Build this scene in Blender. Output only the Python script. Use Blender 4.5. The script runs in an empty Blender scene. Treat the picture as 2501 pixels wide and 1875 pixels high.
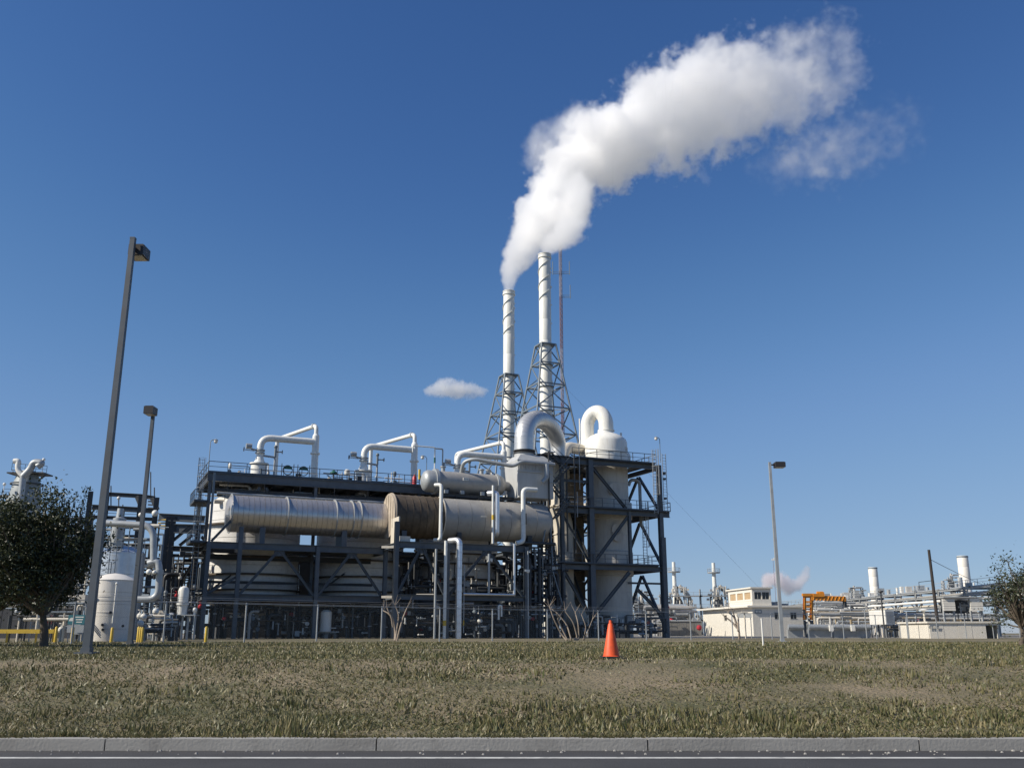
import bpy, math, random
from mathutils import Vector as Ve, Matrix, noise as mnoise
rnd = random.Random(7)
R = math.radians
sc = bpy.context.scene
C = sc.collection

# ---------------------------------------------------------------- camera, sky, sun, exposure
F_PX, CX, CY, W_PX = 2282.0, 1250.5, 937.5, 2501.0
PITCH = R(14.92)
EYE = 1.25
cam_d = bpy.data.cameras.new('camera'); cam = bpy.data.objects.new('camera', cam_d); C.objects.link(cam)
cam.location = (0, 0, EYE); cam.rotation_euler = (R(90) + PITCH, 0, 0)
cam_d.sensor_fit = 'HORIZONTAL'; cam_d.sensor_width = 36.0; cam_d.lens = 36.0 * F_PX / W_PX
cam_d.clip_start = 0.2; cam_d.clip_end = 9000
sc.camera = cam

SUN_EL = R(36)
SUN_AZ = (-math.cos(R(20)), -math.sin(R(20)))          # towards the sun, ground plane: from the left, a little behind the camera
world = bpy.data.worlds.new('World'); sc.world = world; world.use_nodes = True
wn = world.node_tree; wn.nodes.clear()
sky = wn.nodes.new('ShaderNodeTexSky'); sky.sky_type = 'NISHITA'; sky.sun_disc = False
sky.sun_elevation = SUN_EL
sky.sun_rotation = math.atan2(SUN_AZ[0], SUN_AZ[1])
sky.altitude = 0; sky.air_density = 1.0; sky.dust_density = 0.0; sky.ozone_density = 6.0
# one tone curve for the whole sky (same in every direction): a deeper blue overhead, a less glaring horizon
sc_in = wn.nodes.new('ShaderNodeVectorMath'); sc_in.operation = 'SCALE'; sc_in.inputs['Scale'].default_value = 0.1
crv = wn.nodes.new('ShaderNodeRGBCurve'); sc_out = wn.nodes.new('ShaderNodeVectorMath'); sc_out.operation = 'SCALE'; sc_out.inputs['Scale'].default_value = 10.0
EXPO = 0.35; KX = 1 / 2 ** EXPO
for ch, pts_ in enumerate((((0.093, 0.050), (0.141, 0.098), (0.223, 0.172), (0.497, 0.29)), ((0.184, 0.130), (0.279, 0.223), (0.407, 0.312), (0.716, 0.43)), ((0.386, 0.342), (0.546, 0.468), (0.686, 0.56), (0.799, 0.60)))):
    cu = crv.mapping.curves[ch]; cu.points[0].location = (0, 0); cu.points[1].location = (pts_[-1][0] * KX, pts_[-1][1] * KX)
    for x_, y_ in pts_[:-1]: cu.points.new(x_ * KX, y_ * KX)
crv.mapping.use_clip = False; crv.mapping.extend = 'EXTRAPOLATED'; crv.mapping.update()
bg = wn.nodes.new('ShaderNodeBackground'); bg.inputs['Strength'].default_value = 0.1
wo = wn.nodes.new('ShaderNodeOutputWorld')
wn.links.new(sky.outputs[0], sc_in.inputs[0]); wn.links.new(sc_in.outputs[0], crv.inputs['Color']); wn.links.new(crv.outputs[0], sc_out.inputs[0])
wn.links.new(sc_out.outputs[0], bg.inputs[0]); wn.links.new(bg.outputs[0], wo.inputs[0])
sd = bpy.data.lights.new('sun', 'SUN'); sd.energy = 4.5; sd.angle = R(0.53); sd.color = (1.0, 0.92, 0.79)
sun = bpy.data.objects.new('sun', sd); C.objects.link(sun)
sdir = Ve((SUN_AZ[0] * math.cos(SUN_EL), SUN_AZ[1] * math.cos(SUN_EL), math.sin(SUN_EL)))
sun.rotation_euler = sdir.to_track_quat('Z', 'Y').to_euler(); sun.location = (-60, -20, 60)
sc.view_settings.view_transform = 'Standard'; sc.view_settings.look = 'None'
sc.view_settings.gamma = 1; sc.view_settings.use_curve_mapping = False
sc.view_settings.exposure = EXPO
sc.render.engine = 'CYCLES'
sc.cycles.volume_bounces = 20; sc.cycles.max_bounces = 20
sc.cycles.volume_step_rate = 2.0; sc.cycles.transparent_max_bounces = 24

# ---------------------------------------------------------------- pixel <-> place helpers (source photo pixels)
def ray(px, py):
    a = (px - CX) / F_PX; b = -(py - CY) / F_PX
    return Ve((a, math.cos(PITCH) - b * math.sin(PITCH), math.sin(PITCH) + b * math.cos(PITCH)))
def at(px, py, Y):
    d = ray(px, py); t = Y / d.y
    return Ve((d.x * t, Y, EYE + d.z * t))
TH = R(65.7)
U = Ve((math.sin(TH), math.cos(TH), 0)); V = Ve((-math.cos(TH), math.sin(TH), 0)); Z = Ve((0, 0, 1))
O = Ve((-28.363, 88.0, 0))
def W(u, v, z): return O + U * u + V * v + Z * z
def on(px, py, v):
    d = ray(px, py); k = (v + O.dot(V)) / d.dot(V)
    p = d * k; p.z += EYE
    return p
def uz(px, py, v):
    p = on(px, py, v); return (p - O).dot(U), p.z
G0 = 0.75                                               # level of the plant yard

# ---------------------------------------------------------------- materials
def nd(nt, t, **k):
    n = nt.nodes.new(t)
    for a, b in k.items(): setattr(n, a, b)
    return n
def mat(name, col, rough=0.6, metal=0.0, var=0.12, scale=1.3, dirt=None, dirt_amt=0.35, streak=False, bump=0.0, bscale=30.0, spec=0.5, fine=0.0):
    m = bpy.data.materials.new(name); m.use_nodes = True; nt = m.node_tree
    p = nt.nodes['Principled BSDF']
    tc = nd(nt, 'ShaderNodeTexCoord'); mp = nd(nt, 'ShaderNodeMapping')
    nt.links.new(tc.outputs['Object'], mp.inputs[0])
    if streak: mp.inputs['Scale'].default_value = (1.6, 1.6, 0.28)
    n1 = nd(nt, 'ShaderNodeTexNoise'); n1.inputs['Scale'].default_value = scale; n1.inputs['Detail'].default_value = 7; n1.inputs['Roughness'].default_value = 0.62
    nt.links.new(mp.outputs[0], n1.inputs['Vector'])
    r1 = nd(nt, 'ShaderNodeMapRange'); r1.inputs[1].default_value = 0.3; r1.inputs[2].default_value = 0.7
    r1.inputs[3].default_value = 1 - var; r1.inputs[4].default_value = 1 + var
    nt.links.new(n1.outputs['Fac'], r1.inputs[0])
    mul = nd(nt, 'ShaderNodeVectorMath', operation='SCALE'); mul.inputs[0].default_value = col
    nt.links.new(r1.outputs[0], mul.inputs['Scale'])
    out = mul.outputs[0]
    if dirt:
        n2 = nd(nt, 'ShaderNodeTexNoise'); n2.inputs['Scale'].default_value = scale * 2.3; n2.inputs['Detail'].default_value = 9; n2.inputs['Roughness'].default_value = 0.7
        nt.links.new(mp.outputs[0], n2.inputs['Vector'])
        r2 = nd(nt, 'ShaderNodeMapRange'); r2.inputs[1].default_value = 0.5; r2.inputs[2].default_value = 0.78; r2.inputs[4].default_value = dirt_amt
        nt.links.new(n2.outputs['Fac'], r2.inputs[0])
        mx = nd(nt, 'ShaderNodeMix', data_type='RGBA'); mx.inputs[7].default_value = (*dirt, 1)
        nt.links.new(r2.outputs[0], mx.inputs[0]); nt.links.new(out, mx.inputs[6]); out = mx.outputs[2]
    nt.links.new(out, p.inputs['Base Color'])
    p.inputs['Roughness'].default_value = rough; p.inputs['Metallic'].default_value = metal
    p.inputs['Specular IOR Level'].default_value = spec
    if bump:
        n3 = nd(nt, 'ShaderNodeTexNoise'); n3.inputs['Scale'].default_value = bscale; n3.inputs['Detail'].default_value = 6
        nt.links.new(tc.outputs['Object'], n3.inputs['Vector'])
        b = nd(nt, 'ShaderNodeBump'); b.inputs['Strength'].default_value = bump; b.inputs['Distance'].default_value = 0.05
        nt.links.new(n3.outputs['Fac'], b.inputs['Height']); nt.links.new(b.outputs[0], p.inputs['Normal'])
    return m
RUST = (0.16, 0.075, 0.035)
STEEL = mat('steel_blue_grey_paint', (0.082, 0.098, 0.115), 0.5, var=0.2, dirt=RUST, dirt_amt=0.25)
STEELD = mat('steel_dark_paint', (0.042, 0.048, 0.053), 0.6, var=0.2, dirt=RUST, dirt_amt=0.25)
STEELL = mat('steel_light_grey_paint', (0.16, 0.195, 0.225), 0.5, var=0.12)
GALV = mat('galvanised_steel', (0.36, 0.38, 0.39), 0.5, 0.3, var=0.15, dirt=(0.2, 0.17, 0.13), dirt_amt=0.3)
WHITE = mat('white_paint', (0.74, 0.73, 0.68), 0.45, var=0.05, dirt=(0.36, 0.26, 0.17), dirt_amt=0.42, streak=True)
PIPEW = mat('white_pipe_paint', (0.72, 0.73, 0.70), 0.4, var=0.05, dirt=(0.34, 0.26, 0.19), dirt_amt=0.4, scale=2.0)
CREAM = mat('cream_paint', (0.62, 0.57, 0.48), 0.5, var=0.08, dirt=(0.3, 0.2, 0.12), dirt_amt=0.4, streak=True)
TANKW = mat('tank_cream_white', (0.74, 0.70, 0.63), 0.5, var=0.04, dirt=(0.35, 0.3, 0.24), dirt_amt=0.25, streak=True)
ALU = mat('aluminium_cladding', (0.72, 0.73, 0.75), 0.36, 0.75, var=0.08, dirt=(0.32, 0.27, 0.22), dirt_amt=0.3, scale=1.0)
ALUD = mat('weathered_aluminium_cladding', (0.50, 0.47, 0.44), 0.4, 0.6, var=0.14, dirt=(0.22, 0.15, 0.09), dirt_amt=0.5, scale=0.9)
GREYC = mat('grey_clad_paint', (0.38, 0.365, 0.34), 0.5, 0.15, var=0.1, dirt=(0.16, 0.13, 0.10), dirt_amt=0.35, scale=0.8)
BROWN = mat('brown_weathered_lagging', (0.085, 0.064, 0.043), 0.65, var=0.4, dirt=(0.20, 0.165, 0.12), dirt_amt=0.4, scale=0.9, bump=0.3, bscale=5)
VESSEL = mat('pale_vessel_cladding', (0.70, 0.69, 0.66), 0.5, 0.05, var=0.08, dirt=(0.25, 0.2, 0.15), dirt_amt=0.4)
TOWERP = mat('tower_off_white', (0.55, 0.53, 0.485), 0.55, var=0.08, dirt=(0.25, 0.19, 0.14), dirt_amt=0.4, streak=True)
STACKP = mat('stack_off_white', (0.70, 0.70, 0.65), 0.5, var=0.04, dirt=(0.38, 0.32, 0.25), dirt_amt=0.4, streak=True)
YELLOW = mat('yellow_paint', (0.62, 0.42, 0.04), 0.5, var=0.1, dirt=RUST, dirt_amt=0.3)
ORANGEY = mat('crane_orange', (0.62, 0.235, 0.02), 0.5, var=0.15, dirt=RUST, dirt_amt=0.4)
ORANGE = mat('cone_orange', (0.78, 0.095, 0.02), 0.55, var=0.12, scale=4, dirt=(0.25, 0.07, 0.03), dirt_amt=0.6)
REDP = mat('red_paint', (0.42, 0.02, 0.03), 0.45)
GREEN = mat('dark_green_paint', (0.015, 0.11, 0.085), 0.5)
DARK = mat('black_fittings', (0.022, 0.022, 0.024), 0.5)
LAMPB = mat('lamp_housing_bronze', (0.035, 0.03, 0.028), 0.45)
LENS = mat('lamp_lens', (0.55, 0.5, 0.42), 0.25)
WOODP = mat('creosoted_pole_wood', (0.035, 0.028, 0.025), 0.85, var=0.25, streak=True)
CONC = mat('concrete', (0.30, 0.29, 0.27), 0.9, var=0.15, bump=0.15, scale=0.6, dirt=(0.10, 0.09, 0.08), dirt_amt=0.7)
SHED = mat('dark_sheet', (0.045, 0.046, 0.046), 0.75, var=0.25)  # plain dark sheet, also used for the added backing behind the vessels
WALLW = mat('painted_block_wall', (0.68, 0.645, 0.57), 0.8, var=0.05, dirt=(0.45, 0.4, 0.33), dirt_amt=0.25, streak=True)
BLIND = mat('tan_window_blind', (0.42, 0.30, 0.17), 0.7)
GLASS = mat('dark_window_glass', (0.03, 0.034, 0.038), 0.12)
MASTR = mat('mast_red_paint', (0.19, 0.135, 0.165), 0.6)
MASTW = mat('mast_faded_paint', (0.28, 0.26, 0.30), 0.6)
RACKG = mat('rack_grey_paint', (0.30, 0.31, 0.31), 0.6, var=0.15)
RACKP = mat('rack_pipe_pale', (0.52, 0.50, 0.46), 0.5, var=0.15)
TAN = mat('tan_scaffold_sheet', (0.46, 0.36, 0.22), 0.8, var=0.15)
SIGNT = mat('sign_teal', (0.03, 0.16, 0.19), 0.5)
BARK = mat('tree_bark', (0.10, 0.08, 0.06), 0.9, var=0.3, bump=0.6, bscale=12)
BARKP = mat('pale_bare_bark', (0.33, 0.27, 0.21), 0.85, var=0.2)
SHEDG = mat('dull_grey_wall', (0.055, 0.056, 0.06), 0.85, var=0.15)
GREYT = mat('grey_tower_paint', (0.26, 0.29, 0.30), 0.55, var=0.1)
TAND = mat('dull_brown_grey_wall', (0.20, 0.19, 0.17), 0.85, var=0.15)
ALUS = mat('silver_tank_sheet', (0.55, 0.60, 0.66), 0.35, 0.6, var=0.1, dirt=(0.3, 0.28, 0.25), dirt_amt=0.3)
PLEN = mat('plenum_grey_paint', (0.44, 0.45, 0.45), 0.5, var=0.07, dirt=(0.3, 0.26, 0.2), dirt_amt=0.3, streak=True)
ENDD = mat('weathered_end_disc', (0.40, 0.34, 0.27), 0.7, var=0.15, dirt=(0.2, 0.15, 0.1), dirt_amt=0.5)
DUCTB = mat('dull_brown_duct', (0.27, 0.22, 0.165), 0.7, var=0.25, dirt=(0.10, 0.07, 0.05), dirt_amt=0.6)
def leaf_mat(name, a, b):
    m = bpy.data.materials.new(name); m.use_nodes = True; nt = m.node_tree; p = nt.nodes['Principled BSDF']
    g = nd(nt, 'ShaderNodeNewGeometry'); r = nd(nt, 'ShaderNodeValToRGB')
    r.color_ramp.elements[0].color = (*a, 1); r.color_ramp.elements[1].color = (*b, 1)
    nt.links.new(g.outputs['Random Per Island'], r.inputs[0]); nt.links.new(r.outputs[0], p.inputs['Base Color'])
    p.inputs['Roughness'].default_value = 0.5
    tr = nd(nt, 'ShaderNodeBsdfTranslucent'); nt.links.new(r.outputs[0], tr.inputs[0])
    mx = nd(nt, 'ShaderNodeMixShader'); mx.inputs[0].default_value = 0.18
    o = nt.nodes['Material Output']
    nt.links.new(p.outputs[0], mx.inputs[1]); nt.links.new(tr.outputs[0], mx.inputs[2]); nt.links.new(mx.outputs[0], o.inputs[0])
    return m
LEAF = leaf_mat('oak_leaves', (0.018, 0.026, 0.010), (0.062, 0.074, 0.03))
GRASSM = leaf_mat('grass_blades', (0.055, 0.075, 0.02), (0.24, 0.20, 0.10))

# ---------------------------------------------------------------- mesh builder
class M:
    def __init__(s): s.v = []; s.f = []; s.sm = []
    def add(s, vs, fs, smooth=False):
        o = len(s.v); s.v += [tuple(x) for x in vs]
        for f in fs: s.f.append([i + o for i in f]); s.sm.append(smooth)
        return s
    def box(s, c, d, ax=None):
        x, y, z = ax or (Ve((1, 0, 0)), Ve((0, 1, 0)), Z)
        c = Ve(c); hx, hy, hz = d[0] / 2, d[1] / 2, d[2] / 2
        vs = [c + x * (a * hx) + y * (b * hy) + z * (e * hz) for e in (-1, 1) for b in (-1, 1) for a in (-1, 1)]
        return s.add(vs, [(0, 2, 3, 1), (4, 5, 7, 6), (0, 1, 5, 4), (2, 6, 7, 3), (0, 4, 6, 2), (1, 3, 7, 5)])
    def pbox(s, u0, u1, v0, v1, z0, z1):            # a box in the plant's own axes
        return s.box(W((u0 + u1) / 2, (v0 + v1) / 2, (z0 + z1) / 2), (u1 - u0, v1 - v0, z1 - z0), (U, V, Z))
    def beam(s, a, b, w, h=None, style='box'):
        a, b = Ve(a), Ve(b); h = h or w; d = b - a; L = d.length
        if L < 1e-6: return s
        d /= L; ref = V if abs(d.z) > 0.9 else Z
        x = d.cross(ref).normalized(); n = x.cross(d).normalized(); c = (a + b) / 2
        if style == 'box': return s.box(c, (w, L, h), (x, d, n))
        t = max(0.02, 0.09 * h)
        s.box(c + n * (h / 2 - t / 2), (w, L, t), (x, d, n)); s.box(c - n * (h / 2 - t / 2), (w, L, t), (x, d, n))
        return s.box(c, (t, L - 0.002, h - 2 * t), (x, d, n))
    def lathe(s, base, axis, prof, seg=24, smooth=True, caps=True):
        base = Ve(base); ax = Ve(axis).normalized(); ref = Z if abs(ax.z) < 0.9 else Ve((1, 0, 0))
        x = ax.cross(ref).normalized(); y = ax.cross(x)
        vs = []
        for t, r in prof:
            for k in range(seg):
                an = 2 * math.pi * k / seg
                vs.append(base + ax * t + (x * math.cos(an) + y * math.sin(an)) * r)
        # rings are shared only where the profile turns gently, so that steps and rims stay crisp
        runs = [[0]]; pa = None
        for i in range(len(prof) - 1):
            an = math.atan2(prof[i + 1][1] - prof[i][1], prof[i + 1][0] - prof[i][0])
            if pa is not None and abs((an - pa + math.pi) % (2 * math.pi) - math.pi) > 0.62: runs.append([i])
            runs[-1].append(i + 1); pa = an
        for run in runs:
            rv = []; fs = []
            for i in run: rv += vs[i * seg:(i + 1) * seg]
            for i in range(len(run) - 1):
                for k in range(seg):
                    k2 = (k + 1) % seg; fs.append((i * seg + k, i * seg + k2, (i + 1) * seg + k2, (i + 1) * seg + k))
            s.add(rv, fs, smooth)
        if caps:
            n = len(prof) - 1
            if prof[0][1] > 1e-4: s.add(vs[:seg], [tuple(range(seg))[::-1]])
            if prof[-1][1] > 1e-4: s.add(vs[n * seg:], [tuple(range(seg))])
        return s
    def cyl(s, a, b, r, r2=None, seg=16, caps=True):
        a, b = Ve(a), Ve(b); return s.lathe(a, b - a, [(0, r), ((b - a).length, r if r2 is None else r2)], seg, True, caps)
    def ring(s, c, axis, r, w, t, seg=24):           # a flat-sided collar proud of a pipe
        ax = Ve(axis).normalized(); c = Ve(c)
        a = c - ax * (w / 2)
        s.lathe(a, ax, [(0, r), (0.001, r + t)], seg, False, False); s.lathe(a, ax, [(0, r + t), (w, r + t)], seg, True, False)
        return s.lathe(a + ax * w, ax, [(0, r + t), (0.001, r)], seg, False, False)
    def ball(s, c, r, seg=12, rows=7, sz=1.0):
        return s.lathe(Ve(c) - Z * r * sz, Z, [(r * sz * (1 - math.cos(math.pi * i / rows)), max(1e-4, r * math.sin(math.pi * i / rows))) for i in range(rows + 1)], seg, True, False)
    def tube(s, pts, r, seg=12, caps=True, r2=None):
        pts = [Ve(p) for p in pts]; n = len(pts); vs = []; fs = []
        t0 = (pts[1] - pts[0]).normalized(); ref = Z if abs(t0.z) < 0.9 else Ve((1, 0, 0)); x = t0.cross(ref).normalized()
        for i, p in enumerate(pts):
            t = ((pts[i] - pts[i - 1]).normalized() if i else t0) + ((pts[i + 1] - pts[i]).normalized() if i < n - 1 else Ve((0, 0, 0)))
            t.normalize(); x = (x - t * x.dot(t)).normalized(); y = t.cross(x)
            rr = r if r2 is None else r + (r2 - r) * i / (n - 1)
            for k in range(seg):
                a = 2 * math.pi * k / seg; vs.append(p + (x * math.cos(a) + y * math.sin(a)) * rr)
        for i in range(n - 1):
            for k in range(seg):
                k2 = (k + 1) % seg; fs.append((i * seg + k, (i + 1) * seg + k, (i + 1) * seg + k2, i * seg + k2))
        s.add(vs, fs, True)
        if caps: s.add(vs[:seg], [tuple(range(seg))]); s.add(vs[-seg:], [tuple(range(seg))[::-1]])
        return s
    def extrude(s, poly, d):                          # poly: planar loop of points, d: offset vector
        n = len(poly); poly = [Ve(p) for p in poly]; d = Ve(d)
        return s.add(poly + [p + d for p in poly], [tuple(range(n)), tuple(range(n, 2 * n))[::-1]] + [(i, i + n, (i + 1) % n + n, (i + 1) % n) for i in range(n)])
def path(pts, rad, k=6):                             # polyline with rounded corners
    pts = [Ve(p) for p in pts]; out = [pts[0]]
    for i in range(1, len(pts) - 1):
        a, b, c = pts[i - 1], pts[i], pts[i + 1]; d1 = a - b; d2 = c - b
        q = min(rad, d1.length * 0.49, d2.length * 0.49); p0 = b + d1.normalized() * q; p2 = b + d2.normalized() * q
        for j in range(k + 1):
            t = j / k; out.append(p0 * (1 - t) ** 2 * 1 + (b * 2 * t * (1 - t)) + p2 * t * t)
    out.append(pts[-1]); return out

WL = {}
def thing(name, label, cat, loc=(0, 0, 0), group=None, kind=None):
    o = bpy.data.objects.new(name, None); C.objects.link(o); o.location = loc; o.empty_display_size = 0.2
    o['label'] = label; o['category'] = cat
    if group: o['group'] = group
    if kind: o['kind'] = kind
    WL[o.name] = Ve(loc); return o
def part(name, mb, m, parent=None, label=None, kind=None, origin=None):
    base = WL[parent.name] if parent is not None else (Ve(origin) if origin is not None else Ve((0, 0, 0)))
    me = bpy.data.meshes.new(name); me.from_pydata([(v[0] - base.x, v[1] - base.y, v[2] - base.z) for v in mb.v], [], mb.f)
    me.polygons.foreach_set('use_smooth', mb.sm); me.materials.append(m); me.update()
    o = bpy.data.objects.new(name, me); C.objects.link(o)
    if parent is not None: o.parent = parent
    else: o.location = base
    WL[o.name] = base
    if label: o['label'] = label
    if kind: o['kind'] = kind
    return o
def solo(name, label, cat, mb, m, loc, group=None, kind=None):
    o = part(name, mb, m, None, label, kind, loc); o['category'] = cat
    if group: o['group'] = group
    return o
def structure(name, mb, m): return part(name, mb, m, None, None, 'structure')
def repeat(src, offs, parent):                       # copies of one part, mesh shared
    for d in offs:
        o = src.copy(); C.objects.link(o); o.parent = parent; o.location = src.location + Ve(d); WL[o.name] = WL[src.name]
def clone(root, delta, label=None):                  # a thing with its parts and sub-parts
    r = root.copy(); C.objects.link(r); r.location = root.location + Ve(delta); WL[r.name] = Ve(r.location)
    if label: r['label'] = label
    for ch in list(root.children):
        c = ch.copy(); C.objects.link(c); c.parent = r; WL[c.name] = WL[r.name]
        for g in list(ch.children):
            d = g.copy(); C.objects.link(d); d.parent = c
    return r
def rail(parent, pts, m=None, h=1.07, step=1.9, toe=True, r=0.032):
    m = m or STEEL; pts = [Ve(p) for p in pts]; mb = M()
    for a, b in zip(pts, pts[1:]):
        mb.beam(a + Z * h, b + Z * h, 0.06); mb.beam(a + Z * h * 0.52, b + Z * h * 0.52, 0.045)
        if toe: mb.beam(a + Z * 0.06, b + Z * 0.06, 0.02, 0.12)
    ro = part('railing', mb, m, parent)
    src = None; last = None
    for a, b in zip(pts, pts[1:]):
        n = max(1, round((b - a).length / step))
        for i in range(n + 1):
            p = a.lerp(b, i / n)
            if last is not None and (p - last).length < 0.05: continue
            last = p
            if src is None:
                pm = M().beam(p, p + Z * h, 0.06); src = part('railing_post', pm, m, ro); p0 = p
            else: repeat(src, [p - p0], ro)
    return ro
def ladder(parent, base, top, side, m=GALV, w=0.5, cage=False, out=None):
    base, top, side = Ve(base), Ve(top), Ve(side).normalized()
    mb = M()
    for q in (-1, 1): mb.beam(base + side * q * w / 2, top + side * q * w / 2, 0.06)
    lo = part('ladder', mb, m, parent); d = (top - base); n = int(d.length / 0.33); d = d / n
    r0 = part('rung', M().beam(base + d * 0.5 - side * w / 2, base + d * 0.5 + side * w / 2, 0.035), m, lo)
    repeat(r0, [d * i for i in range(1, n)], lo)
    if cage and out is not None:
        out = Ve(out).normalized(); m2 = M()
        zz = 2.2
        while zz < (top - base).length:
            c = base + (top - base).normalized() * zz
            arc = [c + side * (0.38 * math.cos(a)) + out * (0.75 * math.sin(a)) for a in [math.pi * i / 8 for i in range(9)]]
            m2.tube(arc, 0.02, 4); zz += 1.1
        for a in [math.pi * i / 6 for i in range(1, 6)]:
            o2 = side * (0.38 * math.cos(a)) + out * (0.75 * math.sin(a)); m2.beam(base + Z * 2.2 + o2, top + o2, 0.03)
        part('ladder_cage', m2, m, parent)
    return lo
def vpipe(px, y0, y1, v, r, **k):                    # vertical pipe from photo pixels on plant plane v -> top, bottom points
    p = on(px, (y0 + y1) / 2, v); u = (p - O).dot(U)
    z0 = on(px, y0, v).z; z1 = max(G0, on(px, y1, v).z)
    return W(u, v, z0), W(u, v, z1)

# ================================================================ SETTING
def ground():
    m = bpy.data.materials.new('yard_and_verge'); m.use_nodes = True; nt = m.node_tree; p = nt.nodes['Principled BSDF']
    tc = nd(nt, 'ShaderNodeTexCoord'); n1 = nd(nt, 'ShaderNodeTexNoise'); n1.inputs['Scale'].default_value = 0.35; n1.inputs['Detail'].default_value = 10; n1.inputs['Roughness'].default_value = 0.7
    nt.links.new(tc.outputs['Object'], n1.inputs['Vector'])
    r = nd(nt, 'ShaderNodeValToRGB'); e = r.color_ramp.elements
    e[0].position = 0.38; e[0].color = (0.085, 0.085, 0.035, 1); e[1].position = 0.62; e[1].color = (0.24, 0.19, 0.12, 1)
    nt.links.new(n1.outputs['Fac'], r.inputs[0]); nt.links.new(r.outputs[0], p.inputs['Base Color'])
    n2 = nd(nt, 'ShaderNodeTexNoise'); n2.inputs['Scale'].default_value = 14; n2.inputs['Detail'].default_value = 6
    nt.links.new(tc.outputs['Object'], n2.inputs['Vector'])
    b = nd(nt, 'ShaderNodeBump'); b.inputs['Strength'].default_value = 0.8; b.inputs['Distance'].default_value = 0.08
    nt.links.new(n2.outputs['Fac'], b.inputs['Height']); nt.links.new(b.outputs[0], p.inputs['Normal'])
    p.inputs['Roughness'].default_value = 0.95
    return m
GR = ground()
def gh(y):                                           # height of the verge: rises gently from the kerb to the plant yard
    if y < 11.2: return 0.0
    t = min(1, (y - 11.2) / 9.0); return 0.10 + (G0 - 0.10) * t * t * (3 - 2 * t)
mb = M(); xs = [-4000, -600, -200] + list(range(-100, 101, 4)) + [200, 600, 4000]
ys = [11.2 + i * 0.7 for i in range(14)] + [21.5, 26, 40, 60, 100, 160, 300, 700, 1500, 5000]
vs = []
for y in ys:
    for x in xs: vs.append((x, y, gh(y) + (0.05 * mnoise.noise(Ve((x * 0.3, y * 0.5, 0))) if 12 < y < 60 and abs(x) < 120 else 0)))
nx = len(xs); mb.add(vs, [(j * nx + i, j * nx + i + 1, (j + 1) * nx + i + 1, (j + 1) * nx + i) for j in range(len(ys) - 1) for i in range(nx - 1)], True)
structure('ground', mb, GR)
ASPH = mat('asphalt', (0.05, 0.05, 0.052), 0.9, var=0.2, scale=0.8, bump=0.5, bscale=60)
structure('road', M().add([(-4000, -400, 0), (4000, -400, 0), (4000, 11.0, 0), (-4000, 11.0, 0)], [(0, 1, 2, 3)]), ASPH)
kb = M()
for i in range(-40, 41): kb.box((i * 3.0, 11.1, 0.045), (2.985, 0.2, 0.15))
structure('kerb', kb, CONC)
LINEW = mat('road_line_white', (0.5, 0.5, 0.47), 0.8, var=0.2, scale=3, dirt=(0.07, 0.07, 0.07), dirt_amt=0.85)
gb = M()
for i in range(260):
    x_ = rnd.uniform(-12, 12); y_ = 10.98 - rnd.random() ** 2 * 0.35; r_ = rnd.uniform(0.006, 0.02); gb.lathe((x_, y_, 0.0), Z, [(0, r_), (r_ * 0.8, r_ * 0.5)], 5, False)
go_ = part('gutter_gravel', gb, CONC, None, 'loose grit lying in the gutter along the kerb', 'stuff'); go_['category'] = 'gravel'
structure('road_edge_line', M().add([(-400, 10.3, 0.004), (400, 10.3, 0.004), (400, 10.42, 0.004), (-400, 10.42, 0.004)], [(0, 1, 2, 3)]), LINEW)
YARD = mat('gravel_yard', (0.22, 0.205, 0.18), 0.95, var=0.15, scale=0.6, bump=0.6, bscale=20)
structure('plant_yard', M().add([(-200, 66, 0.756), (160, 120, 0.756), (160, 420, 0.756), (-300, 420, 0.756)], [(0, 1, 2, 3)]), YARD)
# verge grass: blades nobody could count
gm = M()
for i in range(150000):
    y = 11.3 + (rnd.random() ** 1.7) * 44; x = (rnd.random() * 2 - 1) * (y * 0.62 + 1); z = gh(y) - 0.01
    if mnoise.noise(Ve((x * 0.22, y * 0.35, 8))) + 0.5 * mnoise.noise(Ve((x * 1.1, y * 1.4, 2))) < rnd.uniform(-0.55, -0.05): continue
    a = rnd.random() * math.pi; h = rnd.uniform(0.025, 0.075) * (1.0 + 0.9 * mnoise.noise(Ve((x * 0.5, y * 0.5, 3)))) * (1.9 if mnoise.noise(Ve((x * 1.7, y * 1.7, 5))) > 0.35 else 1.0); w = 0.006 + y * 0.0007
    l = Ve((rnd.uniform(-.05, .05), rnd.uniform(-.05, .05), h)); c = Ve((x, y, z)); q = Ve((math.cos(a), math.sin(a), 0)) * w
    gm.add([c - q, c + q, c + l], [(0, 1, 2)])
for i in range(90000):
    y = 11.25 + (rnd.random() ** 1.8) * 26; x = (rnd.random() * 2 - 1) * (y * 0.62 + 1); z = gh(y) + 0.05 * mnoise.noise(Ve((x * 0.3, y * 0.5, 0))) * (y > 12) - 0.004
    a = rnd.random() * math.pi; w = 0.005 + y * 0.0006; c = Ve((x, y, z)); q = Ve((math.cos(a), math.sin(a), 0)) * w
    gm.add([c - q, c + q, c + Ve((rnd.uniform(-.05, .05), rnd.uniform(-.05, .05), rnd.uniform(0.012, 0.035)))], [(0, 1, 2)])
for i in range(5000):
    x = rnd.uniform(-8, 8); y = 11.2 - rnd.random() ** 3 * 0.12
    if mnoise.noise(Ve((x * 1.3, 0, 4))) < rnd.uniform(-0.3, 0.4): continue
    c = Ve((x, y, 0.118)); gm.add([c - Ve((0.008, 0, 0)), c + Ve((0.008, 0, 0)), c + Ve((rnd.uniform(-.05, .05), -rnd.uniform(0, .09), rnd.uniform(0.0, 0.06)))], [(0, 1, 2)])
g = part('grass', gm, GRASSM, None, 'short dry green grass on the verge between kerb and fence', 'stuff'); g['category'] = 'grass'

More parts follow.
